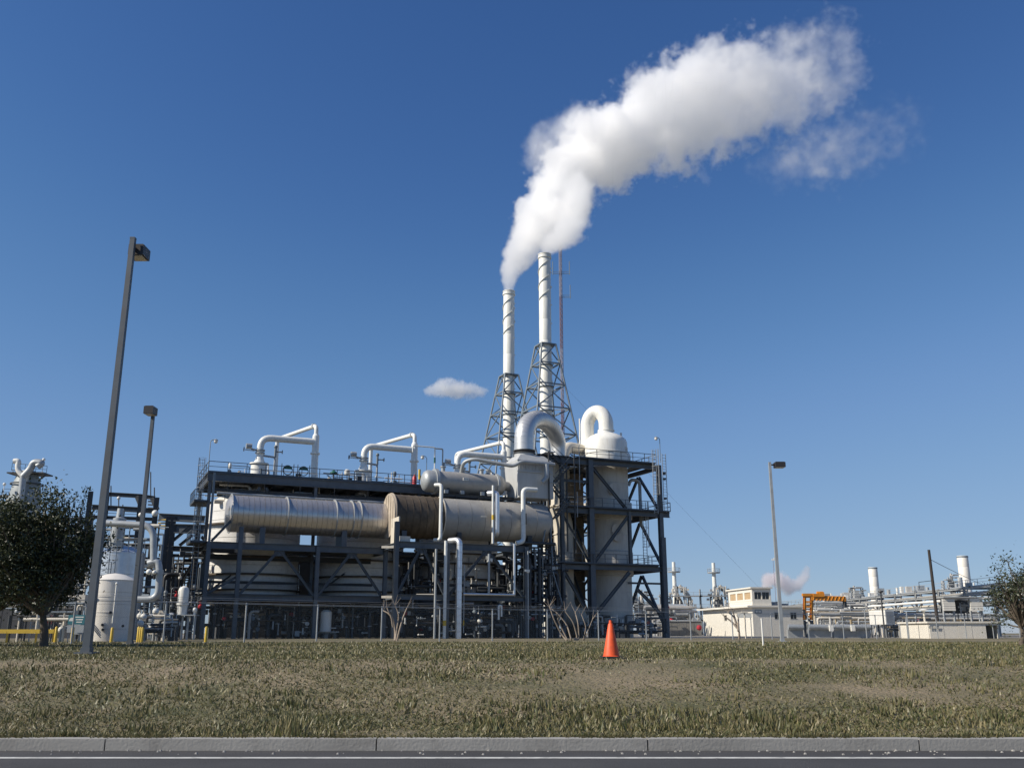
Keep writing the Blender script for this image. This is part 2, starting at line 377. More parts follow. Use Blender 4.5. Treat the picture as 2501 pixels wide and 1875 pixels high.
# ================================================================ MAIN CONVERTER PLATFORM (frame)
pf = thing('process_platform', 'long blue-grey steel structure carrying the railed upper deck and the big horizontal drums', 'steel structure', W(15, 5, G0))
ZD, ZB, ZL = 16.86, 9.45, 4.75
def col(parent, u, v, z1, w=0.42, m=STEEL, z0=G0, name='column'):
    return part(name, M().beam(W(u, v, z0), W(u, v, z1), w, w, 'h'), m, parent)
def bm(parent, a, b, w=0.3, h=0.45, m=STEEL, name='beam', style='h'):
    return part(name, M().beam(a, b, w, h, style), m, parent)
def br(parent, a, b, w=0.24, m=STEEL): return part('brace', M().beam(a, b, w, w, 'h'), m, parent)
for u, z in ((0.1, ZB), (2.95, 11.0), (10.35, ZB), (17.2, ZB)): col(pf, u, 0, z, 0.38)
col(pf, 0.1, 0, 16.0, 0.2, STEELL, ZB)
for u in (17.05, 22.3, 30.9): col(pf, u, -4, 11.75 if u < 18 else 9.8, 0.42)
for u in (0.3, 10.9, 22.2, 30.5):
    col(pf, u, 5, ZD - 0.9, 0.3); col(pf, u, 13.5, ZD - 0.9, 0.3)
for a_, b_ in ((0.6, 10.6), (11.2, 16.9)):
    part('deep_girder', M().beam(W(a_, 4.3, 8.45), W(b_, 4.3, 8.45), 0.25, 0.5, 'h'), STEELD, pf)
    part('mid_beam', M().beam(W(a_, 3.4, 6.0), W(b_, 3.4, 6.0), 0.2, 0.25, 'h'), STEELD, pf)
for v in (0, 5, 13.5):
    for a, b in ((0.3, 10.1), (10.55, 16.95)) if v == 0 else ((0.5, 10.7), (11.1, 22.0), (22.4, 30.3)):
        bm(pf, W(a, v, ZB - 0.25), W(b, v, ZB - 0.25), 0.35, 0.62); bm(pf, W(a, v, ZL - 0.3), W(b, v, ZL - 0.3), 0.35, 0.55)
for a, b in ((17.25, 22.1), (22.5, 30.7)):
    bm(pf, W(a, -4, 9.55), W(b, -4, 9.55), 0.35, 0.62); bm(pf, W(a, -4, 4.6), W(b, -4, 4.6), 0.35, 0.5)
for u in (0.1, 10.35, 17.2): bm(pf, W(u, 0.25, ZB - 0.28), W(u, 4.7, ZB - 0.28)); bm(pf, W(u, 0.25, ZL - 0.3), W(u, 4.7, ZL - 0.3))
for u in (17.05, 22.3, 30.9): bm(pf, W(u, -3.75, 9.5), W(u, 4.7, 9.5)); bm(pf, W(u, -3.75, 4.6), W(u, 4.7, 4.6))
for u in (0.3, 10.9, 22.2, 30.5): bm(pf, W(u, 5.25, ZB - 0.28), W(u, 13.2, ZB - 0.28)); bm(pf, W(u, 5.25, ZL - 0.3), W(u, 13.2, ZL - 0.3))
for a, b, v, zt, zb in ((3.1, 10.2, 0, ZB - 0.6, ZL - 0.1), (10.5, 17.0, 0, ZB - 0.6, ZL - 0.1), (17.2, 22.1, -4, 9.2, 4.8), (22.5, 30.6, -4, 9.2, 4.8)):
    c = (a + b) / 2
    br(pf, W(a, v, zb), W(c - 0.15, v, zt)); br(pf, W(c + 0.15, v, zt), W(b, v, zb))
    part('gusset_plate', M().pbox(c - 0.5, c + 0.5, v - 0.02, v + 0.02, zt - 0.45, zt + 0.02), STEEL, pf)
br(pf, W(0.2, 0.12, ZL), W(2.85, 0.12, ZL + 1.6)); br(pf, W(0.3, 0.1, ZB + 0.1), W(2.2, 0.1, ZB + 2.4))
for a, b in ((0.5, 10.7), (11.1, 22.0)):
    c = (a + b) / 2
    br(pf, W(a, 5.1, ZL), W(c, 5.1, ZB - 0.6), 0.16, STEELD)
c = 5.5
br(pf, W(c - 0.3, 5, 15.6), W(c - 2.1, 5, 12.4)); br(pf, W(c + 0.3, 5, 15.6), W(c + 2.1, 5, 12.4))
# upper deck
part('deck_plate', M().pbox(0.0, 30.6, 5.0, 13.6, ZD - 0.1, ZD), STEELD, pf)
for v in (4.9, 13.7): part('edge_girder', M().beam(W(0, v, ZD - 0.5), W(22.9, v, ZD - 0.5), 0.35, 0.85, 'h'), STEEL, pf)
part('edge_girder', M().beam(W(22.95, 5.0, ZD - 0.5), W(30.6, 5.0, ZD - 0.5), 0.35, 0.85, 'h'), STEEL, pf)
u = 0.0
while u < 30:
    part('joist', M().beam(W(u + 0.2, 5.15, ZD - 0.55), W(u + 0.2, 13.5, ZD - 0.55), 0.2, 0.7, 'h'), STEELD, pf); u += 2.2
bm(pf, W(0.2, 5.0, 15.1), W(22.0, 5.0, 15.1), 0.25, 0.3, STEELD); bm(pf, W(0.2, 12.8, 14.6), W(22, 12.8, 14.6), 0.3, 0.6, STEELD)
rail(pf, [W(0.05, 13.3, ZD), W(0.05, 5.0, ZD), W(22.4, 5.0, ZD)])
rail(pf, [W(0.05, 13.4, ZD), W(30.5, 13.4, ZD)])
ladder(pf, W(-0.75, 4.0, 9.5), W(-0.75, 4.0, 18.0), U, GALV, cage=True, out=-V)
ladder(pf, W(-0.9, 1.2, G0), W(-0.9, 1.2, 13.6), U, STEELL, cage=False)
part('side_landing', M().pbox(-1.5, -0.2, 0.4, 4.2, 13.2, 13.3), STEELD, pf)
rail(pf, [W(-0.2, 0.4, 13.3), W(-1.5, 0.4, 13.3), W(-1.5, 4.2, 13.3)], step=1.0)
part('side_landing', M().pbox(-1.5, -0.2, 0.4, 4.2, 9.4, 9.5), STEELD, pf)
rail(pf, [W(-0.2, 0.4, 9.5), W(-1.5, 0.4, 9.5), W(-1.5, 4.2, 9.5)], step=1.0)
# long pipes slung under the deck
for k, (v, z, r, u0, u1, m, lab) in enumerate(((4.6, 14.72, 0.13, 1.0, 22.6, GALV, 'pale pipe slung along the front below the upper deck'), (6.4, 14.1, 0.22, 1.0, 23.5, CREAM, 'thicker cream pipe slung behind the pale pipe below the deck'), (7.6, 15.2, 0.2, 2.0, 26.0, STEELD, 'dark pipe highest and furthest back below the upper deck'))):
    t = thing('slung_pipe', lab, 'pipe', W((u0 + u1) / 2, v, z))
    part('pipe_run', M().cyl(W(u0, v, z), W(u1, v, z), r, seg=12), m, t)
    s0 = part('pipe_hanger', M().beam(W(u0 + 1, v, z + r), W(u0 + 1, v, ZD - 0.95), 0.05), STEELD, t)
    n = int((u1 - u0) / 3.6); repeat(s0, [U * 3.6 * i for i in range(1, n)], t)

# ================================================================ THREE REACTOR VESSELS
def reactor(u, v, r, label):
    t = thing('reactor_vessel', label, 'vessel', W(u, v, G0), 'banded vertical vessels under the upper deck')
    c = W(u, v, 0)
    part('shell', M().lathe(c + Z * 4.6, Z, [(0, r - 0.12), (9.6, r - 0.12), (10.4, r - 0.9), (11.0, 1.6)], 48), VESSEL, t)
    part('bottom_cone', M().lathe(c + Z * 3.0, Z, [(0, 1.2), (0.5, 3.0), (1.59, r - 0.1)], 48), VESSEL, t)
    zz = 4.62; hs = [0.8, 0.8, 0.8, 0.8, 0.9, 0.9, 0.9, 0.9, 0.9, 0.9, 0.9]
    for i, h in enumerate(hs):
        part('cladding_band', M().lathe(c + Z * zz, Z, [(0, r - 0.11), (0.01, r + 0.012 * (i % 2)), (h - 0.03, r + 0.012 * (i % 2)), (h - 0.02, r - 0.11)], 48, True, False), VESSEL, t); zz += h
    for zr, w in ((4.7, 0.2), (5.4, 0.14), (6.9, 0.16), (8.55, 0.14), (9.6, 0.14), (11.9, 0.14)):
        part('stiffening_ring', M().ring(c + Z * zr, Z, r, w, 0.42, 48), BROWN, t)
    for i in range(8):
        a = i * math.pi / 4 + 0.3; q = Ve((math.cos(a), math.sin(a), 0)) * (r - 1.1)
        part('support_leg', M().beam(c + q + Z * G0, c + q + Z * 4.4, 0.35, 0.35, 'h'), STEELD, t)
    part('top_neck', M().lathe(c + Z * 15.4, Z, [(0, 0.84), (3.2, 0.84), (3.21, 1.0), (3.34, 1.0), (3.35, 0.6), (3.5, 0.5)], 28), WHITE, t)
    return t
r1 = reactor(5.6, 9.0, 4.7, 'pale banded vertical vessel under the deck, leftmost of three behind the lower frame')
r2 = clone(r1, W(17.0, 9.0, 0) - W(5.6, 9.0, 0), 'pale banded vertical vessel behind the middle of the lower frame, second of three')
r3 = clone(r1, W(28.2, 9.0, 0) - W(5.6, 9.0, 0), 'pale banded vertical vessel in deep shade behind the dull grey drum, last of three')

# ---------------- overhead white pipe loops on deck
def gooseneck(u0, v, label):
    t = thing('overhead_pipe_loop', label, 'pipework', W(u0, v, 19.4), 'white overhead pipe loops on the upper deck')
    r = 0.36; ur = u0 + 5.9; zc = 21.55; zt = 23.4
    part('main_pipe', M().tube(path([W(u0, v, 19.3), W(u0, v, zc), W(ur, v, zc)], 1.15), r, 20), PIPEW, t)
    part('riser', M().tube(path([W(ur, v, 17.0), W(ur, v, 22.2)], 0.5), 0.37, 20), PIPEW, t)
    d = V * 9.4 - U * 2.5; e = W(ur, v, zt) + d
    part('return_pipe', M().tube(path([W(ur, v, 22.15), W(ur, v, zt), e, e - Z * 6.3], 0.6), 0.23, 16), PIPEW, t)
    part('reducer', M().lathe(W(ur, v, 22.2), Z, [(0, 0.37), (0.25, 0.24)], 20), PIPEW, t)
    dn = d.normalized()
    part('flange', M().ring(W(ur, v, zt) + dn * 0.62, dn, 0.22, 0.12, 0.12, 20), PIPEW, t)
    part('flange', M().ring(W(ur, v, 20.25), Z, 0.36, 0.18, 0.16, 20), PIPEW, t)
    part('flange', M().ring(W(u0, v, 20.15), Z, 0.36, 0.14, 0.15, 20), GALV, t)
    part('flange', M().ring(W(u0, v, 19.85), Z, 0.36, 0.14, 0.15, 20), GALV, t)
    a = part('valve_actuator', M().cyl(W(u0 - 1.5, v, 20.5), W(u0 - 0.9, v, 20.5), 0.3, seg=14).cyl(W(u0 - 0.95, v, 20.25), W(u0 - 0.3, v, 20.1), 0.1, seg=8).beam(W(u0 - 1.6, v, 20.1), W(u0 - 0.6, v, 20.05), 0.08), GALV, t)
    part('handwheel', M().ring(W(u0 - 1.7, v, 20.15), U, 0.12, 0.06, 0.12, 12), DARK, a)
    part('bypass_valve', M().cyl(W(u0 + 1.7, v + 0.5, 19.6), W(u0 + 1.7, v + 0.5, 20.6), 0.13, seg=10).ball(W(u0 + 1.7, v + 0.5, 20.75), 0.2).cyl(W(u0 + 1.7, v + 0.5, 20.2), W(u0 + 2.4, v + 0.3, 20.2), 0.07, seg=8).ring(W(u0 + 2.4, v + 0.3, 20.2), U, 0.1, 0.05, 0.12, 10), STEELL, t)
    part('bypass_pipe', M().tube(path([W(u0 + 0.3, v, 19.6), W(u0 + 1.7, v + 0.5, 19.6), W(u0 + 1.7, v + 0.5, 17.0)], 0.2), 0.11, 10), GALV, t)
    part('neck_cone', M().lathe(W(u0, v, 18.75), Z, [(0, 0.62), (0.3, 0.5), (0.75, 0.36)], 24), PIPEW, t)
    return t
g1 = gooseneck(5.6, 9.0, 'white overhead pipe loop above the upper deck, leftmost of three, by the corner lamp')
g2 = clone(g1, W(17.0, 9.0, 0) - W(5.6, 9.0, 0), 'white overhead pipe loop in the middle of the deck, its riser beside a red cylinder')
g3 = clone(g1, W(28.2, 9.0, 0) - W(5.6, 9.0, 0), 'white overhead pipe loop next to the shiny arched duct, partly before the short chimney')

# small deck equipment
def deck_item(px, v=5.6): return uz(px, 1160, v)[0]
t = thing('safety_cylinder', 'red cylinder standing against a white riser on the upper deck', 'cylinder', W(22.0, 6.0, ZD))
part('cylinder_body', M().lathe(W(22.0, 6.0, ZD + 0.1), Z, [(0, 0.24), (0.9, 0.24), (1.1, 0.1), (1.25, 0.08)], 16), REDP, t)
part('valve_cap', M().cyl(W(22.0, 6.0, ZD + 1.3), W(22.0, 6.0, ZD + 1.42), 0.06, seg=8), GALV, t)
part('base_tray', M().pbox(21.55, 22.45, 5.6, 6.4, ZD, ZD + 0.1), STEEL, t)
for px, lab in ((703, 'round green-topped hatch frame on the deck railing, left one of two'), (742, 'round green-topped hatch frame next to the first white riser')):
    u = uz(px, 1140, 5.3)[0]
    t = thing('round_frame', lab, 'frame', W(u, 5.3, ZD), 'green-topped round frames on the deck')
    arc = [W(u + 0.48 * math.cos(a), 5.3, ZD + 0.75 + 0.48 * math.sin(a)) for a in [2 * math.pi * i / 24 for i in range(25)]]
    part('ring', M().tube(arc, 0.045, 6), STEELD, t)
    half = [W(u + 0.46 * math.cos(a), 5.27, ZD + 0.85 + 0.42 * math.sin(a)) for a in [math.pi * i / 12 for i in range(13)]]
    part('green_panel', M().extrude(half, V * 0.06), GREEN, t)
    for q in (-0.62, 0.62): part('upright', M().beam(W(u + q, 5.3, ZD), W(u + q, 5.3, ZD + 1.4), 0.07), STEEL, t)
u = uz(815, 1150, 5.4)[0]
t = thing('vent_mushroom', 'green mushroom-shaped vent cap on the deck between two pipe loops', 'vent', W(u, 5.4, ZD))
part('stem', M().cyl(W(u, 5.4, ZD), W(u, 5.4, ZD + 0.8), 0.09, seg=8), STEEL, t)
part('cap', M().lathe(W(u, 5.4, ZD + 0.75), Z, [(0, 0.42), (0.12, 0.36), (0.3, 0.1), (0.42, 0.06)], 14), GREEN, t)
for px, w, h, m, lab in ((561, 0.16, 1.0, WHITE, 'small white box on a post near the left end of the deck'), (964, 0.2, 1.35, STEELL, 'small grey box on a post at the deck railing right of the middle loop'), (848, 0.3, 1.2, WHITE, 'white filter pot on the deck left of the middle pipe loop')):
    u = uz(px, 1150, 5.6)[0]; t = thing('post_box', lab, 'box', W(u, 5.6, ZD))
    part('post', M().beam(W(u, 5.6, ZD), W(u, 5.6, ZD + h - 0.3), 0.06), STEEL, t)
    part('housing', M().lathe(W(u, 5.6, ZD + h - 0.45), Z, [(0, w * 0.8), (0.1, w), (0.45, w), (0.55, w * 0.6)], 12), m, t)
def lamp_globe(p, h, lab, m=STEELL, side=1):
    p = Ve(p); t = thing('area_lamp', lab, 'lamp', p, 'small globe lamps on the plant')
    top = p + Z * h
    part('post', M().tube([p, top, top + U * 0.15 * side + Z * 0.2, top + U * 0.45 * side + Z * 0.25], 0.04, 6), m, t)
    part('globe', M().ball(top + U * 0.5 * side + Z * 0.06, 0.2), WHITE, t)
    part('lamp_cap', M().lathe(top + U * 0.5 * side + Z * 0.18, Z, [(0, 0.24), (0.12, 0.1)], 12), GALV, t)
lamp_globe(W(0.0, 4.8, ZD), 3.0, 'small globe lamp on a bent post at the left corner of the upper deck')
lamp_globe(W(18.9 + 4.2, 5.2, ZD), 3.1, 'small globe lamp on a hooked post near the yellow tube on deck', side=-1)
u = uz(1025, 1140, 4.6)[0]
t = thing('yellow_indicator', 'bright yellow upright tube at the right end of the deck railing', 'tube', W(u, 4.6, ZD))
part('tube', M().cyl(W(u, 4.6, ZD + 0.6), W(u, 4.6, ZD + 1.7), 0.13, seg=12), YELLOW, t)
part('bracket', M().beam(W(u, 4.6, ZD), W(u, 4.6, ZD + 0.6), 0.08).beam(W(u, 4.6, ZD + 0.3), W(u - 1.0, 4.6, ZD + 0.3), 0.08), STEEL, t)
t = thing('vent_line', 'thin white vent line with green collar rising from the small horizontal exchanger', 'pipe', W(22.9, 2, 18))
part('line', M().tube(path([W(22.9, 2, 17.6), W(22.9, 2, 20.6), W(20.4, 2, 20.6), W(20.4, 2, 19.9)], 0.15), 0.07, 8), PIPEW, t)
part('collar', M().cyl(W(22.9, 2, 18.9), W(22.9, 2, 19.5), 0.1, seg=8), GREEN, t)
part('drain', M().tube(path([W(22.9, 2, 20.5), W(23.8, 2, 20.5), W(23.8, 2, 17.6)], 0.15), 0.08, 8), GALV, t)

# ================================================================ BIG HORIZONTAL DRUMS
def drum_a():
    v, z, r, u0, u1 = 1.6, 12.4, 1.77, 2.0, 17.75
    t = thing('long_clad_drum', 'long horizontal drum in ribbed aluminium sheet, bright above and brown below', 'drum', W((u0 + u1) / 2, v, z - r))
    n = 31; w = (u1 - u0) / n
    for i in range(n):
        rr = r + (0.0 if i % 2 else 0.008) + rnd.uniform(-0.003, 0.003)
        part('cladding_sheet', M().lathe(W(u0 + i * w, v, z), U, [(0, r - 0.04), (0.004, rr + 0.007), (0.05, rr + 0.007), (0.055, rr), (w - 0.02, rr), (w - 0.01, r - 0.04)], 48, False if False else True, False), ALU2, t)
    part('end_cap', M().lathe(W(u0 + 0.002, v, z), -U, [(0, r), (0.1, r - 0.05), (0.35, r * 0.7), (0.45, 0.01)], 40, True, False), ALU2, t)
    for u in (u0 + 0.02, u0 + 5.3, u0 + 10.1, u0 + 11.8, u0 + 12.6):
        part('stiffening_ring', M().ring(W(u, v, z), U, r, 0.07, 0.14, 48), GALV, t)
    for u in (5.0, 13.0):
        part('saddle', M().pbox(u - 0.25, u + 0.25, v - 1.3, v + 1.3, ZB, z - r * 0.75), STEEL, t)
ALU2 = mat('ribbed_aluminium_sheet', (0.60, 0.56, 0.515), 0.30, 0.68, var=0.09, dirt=(0.34, 0.26, 0.18), dirt_amt=0.4, scale=0.7)
drum_a()
def drum_b():
    v, z, u0, u1, u2 = 0.0, 12.75, 17.6, 22.7, 34.6
    t = thing('brown_lagged_drum', 'wide dark brown weathered drum section with a pale flat end disc', 'drum', W(20, v, 10.6))
    r = 2.2
    part('shell', M().lathe(W(u0, v, z), U, [(0, r), (u1 - u0, r - 0.05)], 56, True, True), BROWN, t)
    for i in range(7):
        u = u0 + 0.25 + i * 0.75
        part('lagging_band', M().ring(W(u, v, z), U, r - 0.02, 0.05, 0.035, 56), BROWN, t)
    part('end_disc', M().lathe(W(u0 - 0.28, v, z), U, [(0, r + 0.06), (0.26, r + 0.08)], 56, True, True), ENDD, t)
    part('rim', M().ring(W(u0 - 0.06, v, z), U, r + 0.05, 0.10, 0.09, 56), ENDD, t)
    for k in range(5):
        uu = u0 - 0.3; vv = v - 1.6 + k * 0.8; hh = math.sqrt(max(0.2, r * r - (vv - v) ** 2)) - 0.15
        part('end_seam', M().pbox(uu - 0.025, uu + 0.015, vv - 0.03, vv + 0.03, z - hh, z + hh), ENDD, t)
    part('saddle', M().pbox(18.3, 18.8, -1.7, 1.7, ZB + 0.02, z - r * 0.72), STEEL, t)
    t = thing('grey_drum', 'large smooth grey drum between the brown drum and the stair tower, under the exchanger', 'drum', W(28, v, 10.6))
    r = 2.12
    n = 8; w = (u2 - u1) / n
    for i in range(n):
        rr = r + 0.008 * (i % 2)
        part('shell_course', M().lathe(W(u1 + i * w, v, z + 0.0), U, [(0, r - 0.05), (0.006, rr + 0.01), (0.06, rr + 0.01), (0.066, rr), (w - 0.02, rr), (w - 0.012, r - 0.05)], 56, True, False), GREYC, t)
    part('end_dome', M().lathe(W(u2 - 0.02, v, z), U, [(0, r - 0.002), (0.35, r - 0.12), (0.75, r - 0.65), (0.95, 0.02)], 56, True, False), GREYC, t)
    part('left_rim', M().ring(W(u1 + 0.06, v, z), U, r, 0.12, 0.10, 56), CREAM, t)
    for u in (24.5, 32.5): part('saddle', M().pbox(u - 0.25, u + 0.25, -1.6, 1.6, 9.82, z - r * 0.72), STEELD, t)
    s = part('stencil_mark', M(), WHITE, t) if False else None
drum_b()
# exchanger above the grey drum
def exchanger():
    v, z, r = 1.0, 16.75, 1.16
    t = thing('horizontal_exchanger', 'smaller grey horizontal exchanger lying on top of the grey drum, with flanged domed ends', 'heat exchanger', W(26, v, z - r))
    ua = uz(1062, 1180, v)[0]; ub = uz(1205, 1180, v)[0]
    part('shell', M().cyl(W(ua, v, z), W(ub, v, z), r, seg=40), GREYC, t)
    part('left_flange', M().ring(W(ua, v, z), U, r, 0.34, 0.2, 40).cyl(W(ua - 0.17, v, z), W(ua - 0.12, v, z), r + 0.2, seg=40), GALV, t)
    part('left_head', M().lathe(W(ua - 0.15, v, z), -U, [(0, r), (0.75, r), (1.05, r * 0.86), (1.25, r * 0.55), (1.32, 0.02)], 40, True, False), GALV, t)
    part('right_flange', M().ring(W(ub + 0.2, v, z), U, r, 0.25, 0.14, 40), GALV, t)
    part('right_head', M().lathe(W(ub, v, z), U, [(0, r), (0.6, r), (1.0, r * 0.8), (1.25, 0.5), (2.2, 0.5)], 40, True, True), GREYC, t)
    for k, uu in enumerate((ua + 0.9, ua + 3.2, ub - 1.4, ub - 0.6)):
        part('nozzle', M().lathe(W(uu, v, z + r - 0.1), Z, [(0, 0.22), (0.5, 0.22), (0.51, 0.32), (0.62, 0.32)], 14), GALV, t)
    for uu in (ua + 1.2, ub - 1.2): part('saddle', M().pbox(uu - 0.15, uu + 0.15, v - 0.9, v + 0.9, z - 1.9, z - 0.7), STEELD, t)
    a = uz(1138, 1166, v - r)[0]
    part('name_plate', M().pbox(a - 0.3, a + 0.3, v - r - 0.04, v - r + 0.3, z + 0.12, z + 0.42), WHITE, t)
    mk = M()
    for q in (-0.16, 0, 0.16): mk.pbox(a + q - 0.05, a + q + 0.05, v - r - 0.045, v - r - 0.035, z + 0.2, z + 0.34)
    part('plate_marks', mk, GREYC, t)
exchanger()
for px, py, v0, lab in ((1182, 1261, -2.0, 'small white stencilled tag on the side of the grey drum'),):
    t = thing('drum_tag', lab, 'tag', on(px, py, v0)); mk = M(); p = on(px, py, -2.15)
    uu, zz = (p - O).dot(U), p.z
    for q in range(5): mk.pbox(uu - 0.3 + q * 0.14, uu - 0.22 + q * 0.14, -2.17, -2.13, zz - 0.05, zz + 0.05)
    part('characters', mk, WHITE, t)
# steel under the exchanger
t = thing('exchanger_cradle', 'dark low steel cradle between the exchanger and the drum beneath it', 'steel structure', W(26, 0.5, 14.9))
for v in (-0.3, 2.3): part('beam', M().beam(W(22.6, v, 15.2), W(31.2, v, 15.2), 0.25, 0.35, 'h'), STEELD, t)
for u in (22.8, 24.5, 27, 29.5, 31.0): part('cross_beam', M().beam(W(u, -0.5, 15.0), W(u, 4.9, 15.0), 0.2, 0.3, 'h'), STEELD, t)
for u in (23.4, 25.2, 27.5, 28.9): part('packing_block', M().pbox(u - 0.2, u + 0.2, -0.5, -0.1, 15.37, 15.75), GALV, t)

# ---------------- shiny arched duct, plenum box, cream downcomer
def arch_duct():
    t = thing('arched_duct', 'shiny aluminium duct bent over in an upside-down U above the plenum box', 'duct', W(32.6, 0, 20.4))
    A, B = W(32.6, 0, 20.6), W(39.1, 4.4, 20.6); mid = (A + B) / 2; h = (B - A) / 2
    zc = 22.1; pts = []
    n = 26
    pts = [A, A + Z * 0.8]
    for i in range(n + 1):
        a = math.pi * (1 - i / n); q = mid + h * math.cos(a); pts.append(Ve((q.x, q.y, zc + 2.75 * math.sin(a))))
    pts += [B + Z * 0.8, B + Z * 0.0]
    # one sheet-metal gore per segment
    for i in range(len(pts) - 1):
        f0 = i / (len(pts) - 1); f1 = (i + 1) / (len(pts) - 1)
        ra = 1.10 - 0.2 * f0; rb = 1.10 - 0.2 * f1
        ta = (pts[min(i + 1, len(pts) - 1)] - pts[max(i - 1, 0)]).normalized(); tb = (pts[min(i + 2, len(pts) - 1)] - pts[i]).normalized()
        mb = M(); side = V.cross(Z); nrm = (B - A).normalized().cross(Z)
        vs = []
        for p, tt, rr in ((pts[i], ta, ra + 0.006), (pts[i + 1], tb, rb - 0.006)):
            x = nrm; y = tt.cross(x).normalized()
            vs += [p + (x * math.cos(2 * math.pi * k / 40) + y * math.sin(2 * math.pi * k / 40)) * rr for k in range(40)]
        mb.add(vs, [(k, (k + 1) % 40, 40 + (k + 1) % 40, 40 + k) for k in range(40)], True)
        part('duct_gore', mb, ALU3, t)
    for z in (20.35, 20.62): part('flange', M().ring(W(32.6, 0, z), Z, 1.08, 0.1, 0.14, 40), STEELD, t)
    for q in (0.3, 0.5):
        p = mid + Z * 0 + h * (-0.1 + q * 0.6); part('lifting_lug', M().box((p.x, p.y - 1.0, 25.0), (0.12, 0.12, 0.16)), DARK, t)
ALU3 = mat('shiny_duct_sheet', (0.64, 0.64, 0.63), 0.40, 0.6, var=0.08, dirt=(0.35, 0.28, 0.22), dirt_amt=0.3, scale=0.8)
arch_duct()
t = thing('plenum_box', 'pale sheet-metal plenum box under the left leg of the shiny arched duct', 'duct', W(33, 0, 15))
b = M()
def frust(u0, u1, v0, v1, z0, U0, U1, V0, V1, z1):
    return [W(u0, v0, z0), W(u1, v0, z0), W(u1, v1, z0), W(u0, v1, z0), W(U0, V0, z1), W(U1, V0, z1), W(U1, V1, z1), W(U0, V1, z1)], [(0, 3, 2, 1), (4, 5, 6, 7), (0, 1, 5, 4), (1, 2, 6, 5), (2, 3, 7, 6), (3, 0, 4, 7)]
part('box_body', M().add(*frust(31.3, 35.4, -1.5, 1.6, 15.3, 31.0, 35.2, -1.7, 1.8, 19.3)), PLEN, t)
part('box_top', M().add(*frust(31.0, 35.2, -1.7, 1.8, 19.3, 31.6, 34.4, -1.2, 1.2, 19.98)), PLEN, t)
part('neck', M().cyl(W(32.6, 0, 19.8), W(32.6, 0, 20.35), 1.1, seg=40), PLEN, t)
for i in range(11): part('stiffener_rib', M().beam(W(31.2 + i * 0.4, -1.74, 18.3), W(31.2 + i * 0.4, -1.74, 19.25), 0.06), PLEN, t)
part('band', M().pbox(30.95, 35.25, -1.76, -1.68, 18.0, 18.12).pbox(30.95, 35.25, -1.78, -1.7, 19.2, 19.3).pbox(31.0, 31.2, -1.75, -1.62, 15.4, 18.0), PLEN, t)
t = thing('crossing_pipe', 'grey pipe stepping from the exchanger across the front of the plenum box', 'pipe', W(28, 0, 18))
ua = uz(1133, 1145, 0)[0]
part('pipe_run', M().tube(path([W(ua, 0.8, 17.8), W(ua, 0.2, 18.9), W(ua + 0.9, -0.6, 19.2), W(30.4, -2.0, 18.45), W(31.2, -2.2, 19.0), W(35.2, -2.2, 18.95)], 0.5), 0.2, 14), GALV, t)
part('end_elbow', M().tube(path([W(34.2, -2.25, 18.9), W(34.2, -2.3, 17.4), W(33.7, -2.2, 16.9)], 0.4), 0.27, 14), GALV, t)
t = thing('downcomer_pipe', 'thick cream pipe coming down behind the thin column and curving in towards the tower foot', 'pipe', W(38.6, 4.2, G0))
part('vertical_run', M().tube([W(39.1, 4.4, 20.62), W(38.9, 4.3, 15.4)], 0.84, 28), CREAM, t)
part('lower_run', M().tube(path([W(38.9, 4.3, 15.4), W(39.55, 4.3, 13.4), W(39.55, 4.3, 3.0), W(43.9, 4.9, 2.8)], 3.6, 14), 1.12, 28), CREAM, t)
for z, r_ in ((18.2, 0.84), (15.4, 1.02), (12.2, 1.12), (9.3, 1.12)): part('flange', M().ring(W(39.05 if z > 14 else 39.55, 4.33, z), Z, r_, 0.14, 0.1, 28), CREAM, t)

# ================================================================ TOWER AND ITS FRAME
TU, TV = 46.1, 5.4
tw = thing('absorber_tower', 'tall off-white cylindrical tower with a domed top inside the dark steel frame', 'tower', W(TU, TV, G0))
tc0 = W(TU, TV, 0)
secs = [(0.5, 7.6, 2.62), (7.7, 10.4, 2.85), (10.5, 14.2, 2.5), (14.3, 16.2, 2.9), (16.3, 20.6, 2.55)]
for z0, z1, r in secs:
    n = max(1, round((z1 - z0) / 1.9)); h = (z1 - z0) / n
    for i in range(n): part('shell_course', M().lathe(tc0 + Z * (z0 + i * h), Z, [(0, r - 0.03), (0.01, r), (h - 0.015, r), (h, r - 0.03)], 48, True, False), TOWERP, tw)
for z, a, b in ((7.6, 2.62, 2.85), (10.4, 2.85, 2.5), (14.2, 2.5, 2.9), (16.2, 2.9, 2.55)): part('transition_cone', M().lathe(tc0 + Z * (z - 0.01), Z, [(0, a), (0.12, b)], 48, True, False), TOWERP, tw)
part('head', M().lathe(tc0 + Z * 20.6, Z, [(0, 2.5), (0.3, 2.58), (3.0, 2.58), (3.35, 2.45), (3.75, 2.0), (4.05, 1.4), (4.2, 0.97), (4.5, 0.92)], 48), WHITE, tw)
part('head_flange', M().ring(tc0 + Z * 22.2, Z, 2.53, 0.14, 0.12, 48), WHITE, tw)
part('side_nozzle', M().cyl(W(TU + 2.3, TV, 21.9), W(TU + 3.0, TV, 21.9), 0.75, seg=20), WHITE, tw)
for a, z in ((-0.1, 17.6), (0.3, 12.2), (0.2, 12.9)):
    c = W(TU + a - 0.6, TV - 2.5, z); part('manway', M().cyl(c, c - V * 0.25, 0.6, seg=24).ring(c - V * 0.25, V, 0.6, 0.08, 0.1, 24), TOWERP, tw)
part('head_nozzle', M().cyl(W(TU + 2.0, TV - 0.3, 24.0), W(TU + 2.0, TV - 0.3, 25.0), 0.13, seg=10), WHITE, tw)
